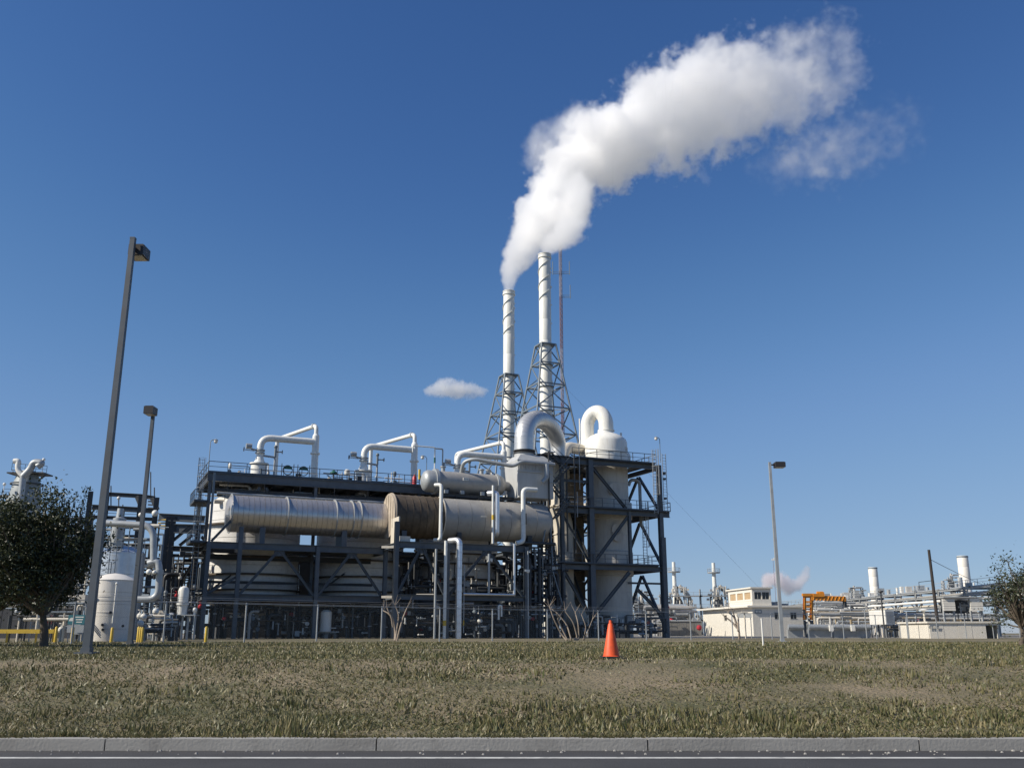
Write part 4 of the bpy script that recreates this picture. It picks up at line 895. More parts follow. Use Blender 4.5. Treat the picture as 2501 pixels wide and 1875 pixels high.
#@@NEXT
# ================================================================ LIGHT POLES, UTILITY POLE, FENCE, BOLLARDS, CONE
def light_pole(px, pytop, Y, w, label, heads, m, dark_head=LAMPB):
    b = at(px, 1544, Y); zt = at(px, pytop, Y).z; x = b.x
    t = thing('light_pole', label, 'light pole', (x, Y, G0)); zb = gh(Y)
    q = w / 2; q2 = w * 0.36
    part('pole', M().add([(x + a * q, Y + b * q, zb) for a, b in ((-1, -1), (1, -1), (1, 1), (-1, 1))] + [(x + a * q2, Y + b * q2, zt) for a, b in ((-1, -1), (1, -1), (1, 1), (-1, 1))], [(0, 1, 5, 4), (1, 2, 6, 5), (2, 3, 7, 6), (3, 0, 4, 7), (4, 5, 6, 7)]), m, t)
    part('pole_cap', M().box((x, Y, zt + 0.02), (w * 0.76, w * 0.76, 0.04)), m, t)
    part('base_plate', M().box((x, Y, zb + 0.03), (0.45, 0.45, 0.04)).box((x, Y, zb + 0.1), (w + 0.05, w + 0.05, 0.12)), m, t)
    for dx, dy, dz, hw, hd, hh in heads:
        c = Ve((x + dx, Y + dy, zt + dz))
        ho = part('lamp_head', M().box(c, (hw, hd, hh)).box(c + Z * (hh / 2 + 0.015), (hw - 0.08, hd - 0.08, 0.03)), dark_head, t)
        part('lens', M().box(c - Z * (hh / 2 + 0.01), (hw - 0.1, hd - 0.1, 0.03)), LENS, ho)
        part('arm', M().beam(Ve((x, Y, c.z)), c, 0.08), dark_head, t)
light_pole(217, 584, 24, 0.18, 'nearest tall square light pole crossing the tree edge, a box head behind its top', [(0.04, 0.40, -0.24, 0.42, 0.5, 0.3)], STEEL)
light_pole(320, 1010, 44, 0.2, 'shorter slim dark light pole in front of the white tank', [(0.0, -0.35, 0.05, 0.45, 0.6, 0.36)], STEEL)
light_pole(1909.5, 1130, 57, 0.2, 'pale grey light pole in front of the small white building, one head to the right', [(0.62, 0.1, -0.12, 0.62, 0.55, 0.3)], GALV)
def utility_pole():
    Y = 100; b = at(2293, 1544, Y); zt = at(2272, 1342, Y).z; x = b.x
    t = thing('utility_pole', 'dark wooden pole leaning slightly before the right-hand pipe rack', 'pole', (x, Y, G0))
    part('pole', M().lathe((x, Y, G0), (-0.008, 0, 1), [(0, 0.19), (zt - G0, 0.135)], 12), WOODP, t)
    a = Ve((x, Y, at(2278, 1366, Y).z)); c = at(2345, 1398, Y + 18)
    c2 = a + (c - a) * 4
    part('service_wire', M().tube([a.lerp(c2, q / 8) - Z * (1.2 * (q / 8) * (1 - q / 8)) for q in range(9)], 0.03, 5), DARK, t)
    a = Ve((x, Y, at(2278, 1417, Y).z)); p = at(2244, 1421, Y)
    part('side_arm', M().beam(a, p, 0.06).beam(p, p - Z * 0.7, 0.04), STEELD, t)
utility_pole()
# chain link fence
fpts = [Ve((-34, 34, 0)), Ve((-1.3, 64, 0)), Ve((36, 88, 0)), Ve((90, 118, 0))]
fabm = bpy.data.materials.new('chain_link_wire'); fabm.use_nodes = True; nt = fabm.node_tree; pb = nt.nodes['Principled BSDF']
pb.inputs['Base Color'].default_value = (0.28, 0.29, 0.28, 1); pb.inputs['Roughness'].default_value = 0.5; pb.inputs['Metallic'].default_value = 0.5
uvn = nd(nt, 'ShaderNodeTexCoord'); sep = nd(nt, 'ShaderNodeSeparateXYZ'); nt.links.new(uvn.outputs['UV'], sep.inputs[0])
def lines(sgn):
    a = nd(nt, 'ShaderNodeMath', operation='MULTIPLY'); a.inputs[1].default_value = sgn; nt.links.new(sep.outputs[1], a.inputs[0])
    b = nd(nt, 'ShaderNodeMath', operation='ADD'); nt.links.new(sep.outputs[0], b.inputs[0]); nt.links.new(a.outputs[0], b.inputs[1])
    f = nd(nt, 'ShaderNodeMath', operation='FRACT'); nt.links.new(b.outputs[0], f.inputs[0])
    g = nd(nt, 'ShaderNodeMath', operation='LESS_THAN'); g.inputs[1].default_value = 0.055; nt.links.new(f.outputs[0], g.inputs[0]); return g
g1_, g2_ = lines(1), lines(-1); mxm = nd(nt, 'ShaderNodeMath', operation='MAXIMUM'); nt.links.new(g1_.outputs[0], mxm.inputs[0]); nt.links.new(g2_.outputs[0], mxm.inputs[1]); nt.links.new(mxm.outputs[0], pb.inputs['Alpha'])
fz = 2.78
t = thing('chain_link_fence', 'long chain-link fence with thin pale posts running in front of the plant', 'fence', (fpts[1].x, fpts[1].y, G0))
def fence_post(q): return M().cyl(q + Z * gh(q.y), q + Z * (fz + 0.05), 0.045, seg=8)
post0 = None; L = 0; prev = None
for a, b in zip(fpts, fpts[1:]):
    n = round((b - a).length / 4.25)
    for i in range(n + (b == fpts[-1])):
        q = a.lerp(b, i / n)
        if post0 is None:
            post0 = part('fence_post', fence_post(Ve((fpts[1].x, fpts[1].y, 0))), GALV, t); base_q = Ve((fpts[1].x, fpts[1].y, 0)); post0.location = q - base_q
        else:
            o = post0.copy(); C.objects.link(o); o.parent = t; o.location = q - base_q
    part('top_rail', M().cyl(a + Z * fz, b + Z * fz, 0.022, seg=6), GALV, t)
    fm = M().add([a + Z * 0.55, b + Z * 0.55, b + Z * fz, a + Z * fz], [(0, 1, 2, 3)])
    fo = part('chain_link_fabric', fm, fabm, t); uvl = fo.data.uv_layers.new(name='UVMap'); LL = (b - a).length / 0.085; HH = (fz - 0.55) / 0.085
    for li, uvc in enumerate(((0, 0), (LL, 0), (LL, HH), (0, HH))): uvl.data[li].uv = uvc
    for k in range(3): part('barbed_strand', M().cyl(a + Z * (fz + 0.06 + 0.1 * k) - Ve((0, 0.08 * k, 0)), b + Z * (fz + 0.06 + 0.1 * k) - Ve((0, 0.08 * k, 0)), 0.006, seg=4), GALV, t)
# cones
def cone(px, pytop, Y, h, label):
    p = at(px, pytop, Y); z0 = gh(Y); h = p.z - z0; x = p.x
    t = thing('traffic_cone', label, 'traffic cone', (x, Y, z0))
    part('cone_body', M().lathe((x, Y, z0 + 0.04), Z, [(0, 0.19), (0.02, 0.165), (h - 0.12, 0.052), (h - 0.1, 0.035), (h - 0.04, 0.03)], 24), ORANGE, t)
    part('cone_base', M().box((x, Y, z0 + 0.022), (0.42, 0.42, 0.045)), DARK, t)
cone(1491, 1514, 20, 1, 'bright orange tall cone standing on the verge below the off-white tower')
p = at(1860, 1512, 40); solo('marker_post', 'thin white marker post before the shaded wall of the white building', 'post', M().cyl((p.x, 40, G0), (p.x, 40, p.z), 0.035, seg=8).cyl((p.x, 40, p.z), (p.x, 40, p.z + 0.04), 0.045, seg=8), WHITE, (p.x, 40, G0))
for i, (px, lab) in enumerate(((139, 'yellow bollard just right of the oak trunk, by the end of the yellow rail'), (179, 'yellow bollard left of the nearest light pole'), (275, 'yellow bollard in front of the left half of the white tank'), (340, 'yellow bollard of the close row right of the second light pole, first'), (344.5, 'yellow bollard of the close row right of the second light pole, middle'), (349, 'yellow bollard of the close row right of the second light pole, last'), (505, 'yellow bollard standing alone at the left end of the lower frame'))):
    Y = 50; p = at(px, 1529 + (i % 3), Y)
    t = thing('bollard', lab, 'bollard', (p.x, Y, G0), 'yellow bollards along the yard edge')
    part('tube', M().lathe((p.x, Y, G0), Z, [(0, 0.075), (p.z - G0 - 0.05, 0.075), (p.z - G0 - 0.01, 0.05), (p.z - G0, 0.01)], 12), YELLOW, t)
    part('footing', M().cyl((p.x, Y, G0 - 0.02), (p.x, Y, G0 + 0.05), 0.16, seg=12), CONC, t)
for x0, x1, lab in ((-60, 98, 'yellow guard rail at the far left under the oak crown'), (117, 133, 'short yellow guard rail piece between oak trunk and bollard')):
    a, b = at(x0, 1541, 50), at(x1, 1541, 50); t = thing('guard_rail', lab, 'guard rail', (a.lerp(b, .5).x, 50, G0))
    part('rail', M().beam(a, b, 0.12, 0.2), YELLOW, t)
    for q in (0.06, 0.94) if x1 - x0 < 50 else (0.05, 0.5, 0.95):
        c = a.lerp(b, q); part('rail_post', M().beam(Ve((c.x, c.y, G0)), c, 0.1), YELLOW, t)

# ================================================================ LEFT SIDE: TANKS, RACK, TOWER BEHIND
def vtank(px0, px1, pyshoulder, Y, label, m, dome=0.35, name='storage_tank', courses=5):
    a, b = at(px0, pyshoulder, Y), at(px1, pyshoulder, Y); x = (a.x + b.x) / 2; r = (b.x - a.x) / 2; zs = a.z
    t = thing(name, label, 'tank', (x, Y, G0)); h = (zs - G0) / courses
    for i in range(courses): part('shell_course', M().lathe((x, Y, G0 + i * h), Z, [(0, r - 0.01), (0.01, r), (h - 0.02, r), (h - 0.008, r - 0.012)], 48, True, False), m, t)
    part('dome_roof', M().lathe((x, Y, zs - 0.01), Z, [(0, r + 0.03), (0.04, r + 0.03), (dome * 0.5, r * 0.75), (dome * 0.85, r * 0.4), (dome, 0.02)], 48), m, t)
    return t, x, r, zs
t, x, r, zs = vtank(230, 330, 1418, 62, 'cream-white domed storage tank between the two dark light poles', TANKW, 0.5)
p0 = at(287, 1425, 62 - r); part('level_gauge', M().cyl((p0.x, 62 - r - 0.1, G0), (p0.x, 62 - r - 0.1, p0.z), 0.06, seg=8).ball((p0.x, 62 - r - 0.1, p0.z), 0.1, 8, 5), WHITE, t)
part('hoop', M().ring((x, 62, at(280, 1457, 62).z), Z, r, 0.05, 0.02, 48), TANKW, t)
part('hoop', M().ring((x, 62, at(280, 1495, 62).z), Z, r, 0.05, 0.02, 48), TANKW, t)
for k, (px, py) in enumerate(((250, 1525), (251, 1537), (270, 1495), (300, 1528))): part('nozzle', M().cyl(at(px, py, 62 - r + 0.1), at(px, py, 62 - r - 0.2), 0.09, seg=8), DARK, t)
for k in range(3): part('sloped_pipe', M().cyl(at(228, 1522 + k * 6, 60), at(246, 1545 + k * 6, 60), 0.035, seg=6), GALV, t)
# silver process tank behind it
t, x, r, zs = vtank(246, 352, 1352, 76, 'silvery clad process tank with ladder behind the cream-white tank', ALUS if 'ALUS' in globals() else ALU, 0.7, 'process_tank', 4)
part('central_stack', M().lathe((x - 0.1, 75, zs + 0.5), Z, [(0, 0.5), (2.2, 0.5), (2.3, 0.3), (3.0, 0.25)], 20), GALV, t)
part('roof_nozzle', M().cyl((x - 1.3, 74.5, zs), (x - 1.3, 74.5, zs + 1.2), 0.18, seg=12).ball((x - 1.3, 74.5, zs + 1.3), 0.28), CREAM, t)
ladder(t, Ve((x + 0.1, 76 - r - 0.25, G0)), Ve((x + 0.1, 76 - r - 0.25, zs + 0.6)), Ve((1, 0, 0)), GALV, 0.5)
rail(t, [Ve((x + r * 0.98 * math.cos(a), 76 + r * 0.98 * math.sin(a), zs - 0.1)) for a in [math.pi * (1 + i / 10) for i in range(11)]], GALV, step=1.2)
rail(t, [Ve((x - r - 0.6, 76 - r - 0.6, zs - 1.9)), Ve((x + 0.2, 76 - r - 0.6, zs - 1.9))], STEELL, step=0.9)
# big elbowed pipe beside it
Y = 73
def A(px, py, y=None): return at(px, py, Y if y is None else y)
t = thing('return_pipe', 'fat silver-grey pipe running right above the silvery tank, then turning straight down', 'pipe', A(378, 1463))
part('upper_run', M().tube(path([A(240, 1276), A(375, 1283), A(375, 1368)], 1.0), 0.26, 16), GALV, t)
part('lower_loop', M().tube(path([A(362, 1376), A(386, 1368), A(390, 1395), A(386, 1462), A(330, 1463)], 0.75), 0.26, 16), GALV, t)
part('flange', M().ring(A(388, 1397), Z, 0.27, 0.35, 0.08, 20), GALV, t)
part('valve', M().ball(A(364, 1396, 72.5), 0.22).ball(A(377, 1397, 72.5), 0.16).cyl(A(364, 1396, 72.5), A(378, 1397, 72.5), 0.07, seg=8), WHITE, t)
# rack behind the silver tank
def wbeam(parent, pts, w, m, name='beam', h=None):
    for a, b in zip(pts, pts[1:]): part(name, M().beam(a, b, w, h or w, 'h'), m, parent)
Y = 86
rk = thing('left_pipe_rack', 'dark blue steel pipe rack behind the oak and the two dark light poles', 'steel structure', A(310, 1560))
def pcol(px, pt, y, w, parent, m=STEELD):
    q = at(px, pt, y); part('column', M().beam(Ve((q.x, y, G0)), Ve((q.x, y, q.z)), w, w, 'h'), m, parent)
for px, pt in ((222, 1200), (262, 1203), (345, 1210), (383, 1215)): pcol(px, pt, Y, 0.45, rk)
for px, pt in ((222, 1250), (420, 1290), (300, 1245)): pcol(px, pt, Y + 6, 0.4, rk)
wbeam(rk, [A(256, 1206), A(345, 1211), A(378, 1216)], 0.35, STEELD)
wbeam(rk, [A(225, 1238), A(262, 1240), A(345, 1245), A(383, 1248)], 0.45, STEELD)
wbeam(rk, [A(225, 1262), A(383, 1268)], 0.3, STEELD); wbeam(rk, [A(225, 1330), A(383, 1335)], 0.35, STEELD); wbeam(rk, [A(225, 1400), A(390, 1404)], 0.35, STEELD)
for a_, b_ in (((335, 1212), (348, 1244)), ((372, 1216), (384, 1244))): part('brace', M().beam(A(*a_), A(*b_), 0.35), STEELD, rk)
for i in range(4): part('rung_beam', M().beam(A(362, 1216 + i * 8), A(380, 1217 + i * 8), 0.12), STEELD, rk)
rail(rk, [A(262, 1262), A(300, 1264), A(345, 1266)], STEELL, h=0.7, step=1.3, toe=False)
for i, (px, pt, pb_) in enumerate(((271, 1186, 1238), (290, 1213, 1240), (368, 1152, 1212), (377, 1190, 1214), (300, 1232, 1245))):
    part('lightning_rod', M().cyl(A(px, pb_), A(px, pt), 0.05, seg=6), STEELD, rk)
for px, py, s in ((379, 1253, 0.3), (344, 1257, 0.22), (290, 1216, 0.16)): part('round_light', M().ball(A(px, py, Y - 1), s), WHITE, rk)
# bridge to the main platform
bd = thing('rack_bridge', 'dark steel bridge joining the left pipe rack to the main platform', 'steel structure', A(450, 1560, 92))
Y = 92
for px in (412, 424): pcol(px, 1262, Y, 0.5, bd)
pcol(486, 1280, Y, 0.4, bd)
wbeam(bd, [A(388, 1262), A(500, 1268)], 0.5, STEEL, h=0.7); wbeam(bd, [A(418, 1290), A(500, 1292)], 0.4, STEEL, h=0.9); wbeam(bd, [A(388, 1338), A(500, 1342)], 0.45, STEELD, h=0.5)
wbeam(bd, [A(388, 1355), A(500, 1358)], 0.3, STEELD)
for a_, b_ in (((420, 1322), (468, 1282)), ((438, 1332), (470, 1306)), ((492, 1310), (502, 1322)), ((430, 1440), (480, 1360)), ((480, 1440), (470, 1360))): part('brace', M().beam(A(*a_), A(*b_), 0.25, 0.25, 'h'), STEELD, bd)
for i in range(4): part('orange_rail', M().cyl(A(386, 1271 + i * 6), A(412, 1268 + i * 8), 0.07, seg=6), YELLOW if i < 3 else WHITE, bd)
def clutter(label, px0, px1, py0, py1, Y, dy, n, seed, mats, name='pipe_cluster', rmax=0.2, boxes=0.3, cat='pipework'):
    rr = random.Random(seed); a = at((px0 + px1) / 2, 1545, Y); t = thing(name, label, cat, (a.x, Y, G0))
    for i in range(n):
        y = Y + rr.uniform(-dy, dy); p = at(rr.uniform(px0, px1), rr.uniform(py0, py1), y); r = rr.uniform(0.04, rmax)
        k = rr.random(); m = rr.choice(mats)
        q = at(rr.uniform(px0, px1), rr.uniform(py0, py1), y)
        if k < 0.45:
            part('pipe', M().tube(path([Ve((p.x, y, max(G0, min(p.z, q.z) - rr.uniform(0, 4)))), Ve((p.x, y, p.z)), Ve((q.x, y, p.z))][: 3 if rr.random() < 0.5 else 2], r * 2, 3), r, 8), m, t)
        elif k < 0.45 + (1 - 0.45) * (1 - boxes):
            part('pipe', M().tube([p, Ve((q.x, y, p.z))], r, 8), m, t)
        elif k < 0.93:
            s = rr.uniform(0.15, 0.6); part('box', M().box(p, (s, s, s * rr.uniform(0.6, 1.6))), m, t)
            part('stand', M().beam(p, Ve((p.x, p.y, G0)), 0.06), STEELD, t)
        else:
            part('valve', M().ball(p, r + 0.12, 8, 5).cyl(p, p + Z * 0.4, 0.04, seg=6).ring(p + Z * 0.4, Z, 0.1, 0.04, 0.06, 8), rr.choice([WHITE, GALV, REDP]), t)
    return t
clutter('dark tangle of small pipes and rods under the rack bridge', 405, 500, 1350, 1500, 94, 3, 110, 21, [DARK, STEELD, STEELD, GALV, STEEL], rmax=0.12)
clutter('pipes and boxes around the silvery tank, behind the white one', 228, 400, 1275, 1540, 82, 2.5, 120, 22, [DARK, STEELD, GALV, STEELL, CREAM], rmax=0.16)
clutter('low pipes and meters in front of the far left wall, under the oak', 5, 215, 1440, 1540, 60, 4, 60, 23, [DARK, STEELD, GALV, STEELL, CREAM], rmax=0.1)
clutter('pumps and boxes at the yard edge right of the white tank', 340, 440, 1490, 1542, 66, 3, 60, 24, [GALV, STEELD, STEELL, CREAM, DARK], rmax=0.12)
clutter('thin standpipes right of the oak, behind the nearest light pole', 190, 222, 1385, 1540, 58, 1, 16, 25, [GALV, CREAM], rmax=0.08)
# small domed vessel on a stand
Y = 76
t = thing('domed_vessel', 'small white domed vessel on a grey stand left of the lower frame', 'vessel', A(446, 1560)); a, b = A(431, 1470), A(462, 1470); x = (a.x + b.x) / 2; r = (b.x - a.x) / 2 * 0.82; zt = A(446, 1430).z; zb = A(446, 1500).z
part('body', M().lathe((x, Y, zb), Z, [(0, r * 0.9), (0.9, r * 0.95), (zt - zb - 0.4, r), (zt - zb - 0.15, r * 0.8), (zt - zb, 0.05)], 28), WHITE, t)
part('girth_flange', M().ring((x, Y, A(446, 1474).z), Z, r * 0.95, 0.18, 0.1, 28), WHITE, t)
for dx in (-0.5, 0.1, 0.55, 1.1): part('stand_leg', M().beam((x + dx, Y, G0), (x + dx, Y, zb - 0.02), 0.14), GALV, t)
part('stand_top', M().box((x + 0.3, Y, zb - 0.05), (1.9, 1.0, 0.08)), GALV, t); part('gauge', M().ball((x + 1.0, Y, zb + 0.35), 0.2).cyl((x + 1.0, Y, zb), (x + 1.0, Y, zb + 0.3), 0.09, seg=8), WHITE, t)
# back-left grey tower with two curved pipes
Y = 150
t = thing('distant_column', 'grey domed process tower with two curved pipes rising behind the oak', 'tower', A(70, 1560)); x = A(66, 1180).x; r = (A(100, 1180).x - A(30, 1180).x) / 2; zt = A(66, 1150).z
part('shell', M().lathe((x, Y, G0), Z, [(0, r * 1.12), (zt - G0 - 6, r * 1.1), (zt - G0 - 3.6, r), (zt - G0 - 1.2, r * 0.78), (zt - G0, r * 0.45)], 36), GREYT if 'GREYT' in globals() else VESSEL, t)
part('front_riser', M().tube([A(50, 1225, Y - r - 0.6), A(57, 1160, Y - r - 0.6)], 0.5, 14), GALV, t)
part('left_pipe', M().tube(path([A(57, 1163, Y - 3), A(42, 1146, Y - 3), A(46, 1125, Y - 3), A(34, 1126, Y - 3)], 1.0), 0.42, 14), WHITE, t)
part('right_pipe', M().tube(path([A(57, 1163, Y - 3), A(75, 1145, Y - 3), A(82, 1128, Y - 3), A(104, 1130, Y - 3), A(92, 1139, Y - 3)], 1.0), 0.55, 14), GALV, t)
part('platform', M().box((x + 0.3, Y, A(66, 1158).z), (r * 2.5, r * 1.5, 0.2)).beam(A(31, 1152, Y - 2), A(50, 1165, Y - 2), 0.2).beam(A(112, 1160, Y - 2), A(98, 1170, Y - 2), 0.2), STEELD, t)
rail(t, [A(28, 1148, Y - 3), A(60, 1152, Y - 3.2), A(113, 1156, Y - 3)], STEELD, step=1.6, h=1.2)
part('mid_ring', M().ring((x, Y, A(66, 1183).z), Z, r, 0.2, 0.15, 36), STEELD, t)
part('side_platform', M().box(A(16, 1212), (3.4, 2.5, 0.2)), STEELD, t); rail(t, [A(4, 1210, Y - 1.5), A(24, 1210, Y - 1.5)], STEELD, step=1.2)
for px, py in ((107, 1122), (11, 1182)): p = A(px, py, Y - 3); part('lamp', M().cyl(p - Z * 2, p, 0.05, seg=6).ball(p, 0.25), WHITE, t)
clutter('steel platforms and pipes filling the space behind the oak', -10, 235, 1240, 1420, 120, 8, 90, 26, [DARK, STEELD, STEELD, GALV, VESSEL], rmax=0.35)
# dark wall behind the oak
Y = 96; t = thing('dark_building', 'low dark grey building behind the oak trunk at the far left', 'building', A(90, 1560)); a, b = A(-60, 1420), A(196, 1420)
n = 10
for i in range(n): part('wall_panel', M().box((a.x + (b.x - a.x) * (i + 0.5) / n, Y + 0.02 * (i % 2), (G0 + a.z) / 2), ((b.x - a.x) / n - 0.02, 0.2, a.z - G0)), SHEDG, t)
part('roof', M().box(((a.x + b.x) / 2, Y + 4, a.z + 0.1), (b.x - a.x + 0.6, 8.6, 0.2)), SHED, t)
# teal sign
Y = 56; a, b = A(168, 1501), A(206, 1524)
t = thing('teal_sign', 'small teal sign board with a white emblem left of the nearest light pole', 'sign', ((a.x + b.x) / 2, Y, G0))
part('board', M().box(((a.x + b.x) / 2, Y, (a.z + b.z) / 2), (b.x - a.x, 0.04, a.z - b.z)), SIGNT, t)
w = b.x - a.x
part('lower_board', M().box(((a.x + b.x) / 2, Y, b.z - 0.25), (w, 0.04, 0.42)), GALV, t)
for q in (-0.42, 0.42): part('sign_post', M().beam(((a.x + b.x) / 2 + q * w, Y + 0.06, G0), ((a.x + b.x) / 2 + q * w, Y + 0.06, a.z), 0.06), GALV, t)
part('emblem', M().add([(a.x + 0.14 * w + 0.16 * w * math.cos(k * math.pi / 8) + 0.08 * w, Y - 0.025, (a.z + b.z) / 2 - 0.08 + 0.2 * math.sin(k * math.pi / 8)) for k in range(9)], [tuple(range(9))]), WHITE, t)
mk = M()
for k in range(3): mk.box((a.x + w * 0.68, Y - 0.024, a.z - 0.12 - 0.14 * k), (w * (0.5 - 0.08 * k), 0.006, 0.06))
part('lettering', mk, WHITE, t)

# ================================================================ RIGHT SIDE: CONTROL BUILDING
def control_building():
    cx_, cy_ = at(1838, 1500, 165).x, 165.0
    L = Ve((-0.127, 0.992, 0)).normalized(); Rr = Ve((0.992, 0.127, 0)).normalized(); c = Ve((cx_, cy_, 0))
    zr = at(1838, 1482, 165).z; zu0 = zr + 0.32; zu = at(1838, 1436, 165).z
    t = thing('control_building', 'small two-storey white block building with tan blinds in its upper windows', 'building', (c.x, c.y, G0))
    SC = 165 / 115
    def P(l, r_, z): return c + L * l * SC + Rr * r_ * SC + Z * z
    def bx(l0, l1, r0, r1, z0, z1, mb=None):
        return (mb or M()).box(P((l0 + l1) / 2, (r0 + r1) / 2, (z0 + z1) / 2), ((l1 - l0) * SC, (r1 - r0) * SC, z1 - z0), (L, Rr, Z))
    def wall(name, face, s0, s1, z0, z1, holes, th=0.22):
        # a wall along L (face 'L') or Rr (face 'R') with true openings
        zs = sorted({z0, z1, *[h[2] for h in holes], *[h[3] for h in holes]}); ss = sorted({s0, s1, *[h[0] for h in holes], *[h[1] for h in holes]})
        mb = M()
        for i in range(len(zs) - 1):
            for j in range(len(ss) - 1):
                zm, sm_ = (zs[i] + zs[i + 1]) / 2, (ss[j] + ss[j + 1]) / 2
                if any(h[0] < sm_ < h[1] and h[2] < zm < h[3] for h in holes): continue
                if face == 'L': bx(ss[j], ss[j + 1], base_r, base_r + th, zs[i], zs[i + 1], mb)
                else: bx(base_l, base_l + th, ss[j], ss[j + 1], zs[i], zs[i + 1], mb)
        part(name, mb, WALLW, t)
    base_r = 0.0; base_l = 0.0
    hl = [(8.9, 9.9, 3.5, 4.45)]
    wall('side_wall', 'L', 0, 18.3, G0, zr, hl)
    hr = [(2.75, 3.5, 3.65, 4.65), (4.75, 5.5, 3.65, 4.65)]
    wall('front_wall', 'R', 0.23, 6.3, G0, zr, hr)
    part('back_walls', bx(0.23, 18.3, 6.1, 6.3, G0, zr, bx(18.1, 18.3, 0.23, 6.09, G0, zr)), WALLW, t)
    for l0, l1, z0, z1 in hl:
        w = part('window', bx(l0, l1, 0.10, 0.14, z0, z1), GLASS, t); part('frame', bx(l0 - 0.08, l1 + 0.08, -0.03, 0.02, z0 - 0.08, z0, bx(l0 - 0.08, l1 + 0.08, -0.03, 0.02, z1, z1 + 0.08)), CREAM, w)
    for r0, r1, z0, z1 in hr:
        w = part('window', bx(0.1, 0.14, r0, r1, z0, z1), GLASS, t); part('frame', bx(-0.03, 0.02, r0 - 0.06, r1 + 0.06, z0 - 0.07, z0, bx(-0.03, 0.02, r0 - 0.06, r1 + 0.06, z1, z1 + 0.06, bx(-0.03, 0.02, (r0 + r1) / 2 - 0.02, (r0 + r1) / 2 + 0.02, z0, z1))), RACKG, w)
    part('roof_slab', bx(-0.35, 18.9, -0.7, 6.7, zr, zr + 0.3), WALLW, t)
    # upper room
    base_r = 0.12; base_l = 0.1
    l1u, r1u = 8.2, 2.5
    zs0, zs1 = zu0 + (zu - zu0) * 0.36, zu0 + (zu - zu0) * 0.78
    hl = [(0.6, 2.6, zs0, zs1), (3.1, 5.1, zs0, zs1), (5.6, 7.6, zs0, zs1)]
    wall('upper_side_wall', 'L', 0.1, l1u, zr + 0.3, zu, hl)
    hr = [(0.42, 1.28, zs0, zs1), (1.4, 2.28, zs0, zs1)]
    wall('upper_front_wall', 'R', 0.35, r1u, zr + 0.3, zu, hr)
    part('upper_back_walls', bx(0.33, l1u, r1u - 0.2, r1u, zr + 0.3, zu, bx(l1u - 0.2, l1u, 0.35, r1u - 0.21, zr + 0.3, zu)), WALLW, t)
    for l0, l1, z0, z1 in hl:
        w = part('window', bx(l0, l1, 0.24, 0.28, z0, z1), GLASS, t); part('blind', bx(l0, l1, 0.20, 0.225, z0, z1), BLIND, w)
    for r0, r1, z0, z1 in hr:
        w = part('window', bx(0.2, 0.24, r0, r1, z0, z1), GLASS, t); part('mullion', bx(0.12, 0.18, (r0 + r1) / 2 - 0.015, (r0 + r1) / 2 + 0.015, z0, z1), RACKG, w)
    part('upper_roof', bx(-0.15, l1u + 0.3, -0.1, r1u + 0.2, zu, zu + 0.22), WALLW, t)
    # block courses below the upper windows
    bw, bh = 0.8, 0.36
    b0 = None; z = zr + 0.34; k = 0
    while z < zs0 - 0.1:
        l = 0.15 + (0.4 if k % 2 else 0)
        while l < l1u - 0.8:
            if b0 is None: b0 = part('wall_block', bx(l, l + bw - 0.04, 0.09, 0.13, z, z + bh - 0.04), WALLW, t); lz = (l, z)
            else: repeat(b0, [L * (l - lz[0]) * SC + Z * (z - lz[1])], t)
            l += bw
        z += bh; k += 1
    # wall sign, roof odds and ends
    s = part('wall_sign', bx(-0.05, -0.005, 0.3, 1.15, zr - 1.0, zr - 0.45), STEELL, t)
    part('sign_marks', bx(-0.056, -0.05, 0.4, 0.65, zr - 0.85, zr - 0.6, bx(-0.056, -0.05, 0.75, 1.05, zr - 0.85, zr - 0.6)), WHITE, s)
    part('roof_units', bx(1.0, 2.2, 2.9, 3.7, zr + 0.3, zr + 0.95, bx(1.5, 2.5, 4.6, 5.2, zr + 0.3, zr + 0.7)), RACKG, t)
    part('roof_rail', M().beam(P(0.5, 3.2, zr + 0.95), P(0.5, 6.2, zr + 0.95), 0.05).beam(P(0.5, 3.4, zr + 0.3), P(0.5, 3.4, zr + 0.95), 0.05).beam(P(0.5, 4.8, zr + 0.3), P(0.5, 4.8, zr + 0.95), 0.05).beam(P(0.5, 6.1, zr + 0.3), P(0.5, 6.1, zr + 0.95), 0.05), RACKG, t)
    w = thing('weather_vane', 'thin mast with a white wind vane above the small white building', 'mast', P(3, 3.1, zr + 0.3))
    p = at(1888, 1366, 170); part('mast_tube', M().cyl(Ve((p.x, p.y, zr + 0.3)), p, 0.035, seg=6), MASTR, w); part('vane', M().box(p, (0.5, 0.08, 0.28)).box(p + Ve((0.3, 0, 0.25)), (0.3, 0.08, 0.2)), WHITE, w)
control_building()
Y = 92; p = at(1818, 1494, Y); t = thing('t_lamp', 'thin post with a flat T-shaped head in front of the sunlit white wall', 'lamp post', (p.x, Y, G0))
part('post', M().beam((p.x, Y, G0), p, 0.1), CREAM, t); part('head', M().box(p, (0.6, 0.3, 0.16)), CREAM, t)
Y = 96; a, b = at(1801, 1497, Y), at(1836, 1508, Y); t = thing('banner_board', 'pale blue-white board on the sunlit wall behind the bare tree', 'sign', ((a.x + b.x) / 2, Y, G0))
part('board', M().box(((a.x + b.x) / 2, Y, (a.z + b.z) / 2), (b.x - a.x, 0.05, a.z - b.z)), STACKP, t)
for q in (a.x + 0.1, b.x - 0.1): part('board_post', M().beam((q, Y + 0.05, G0), (q, Y + 0.05, a.z), 0.06), GALV, t)

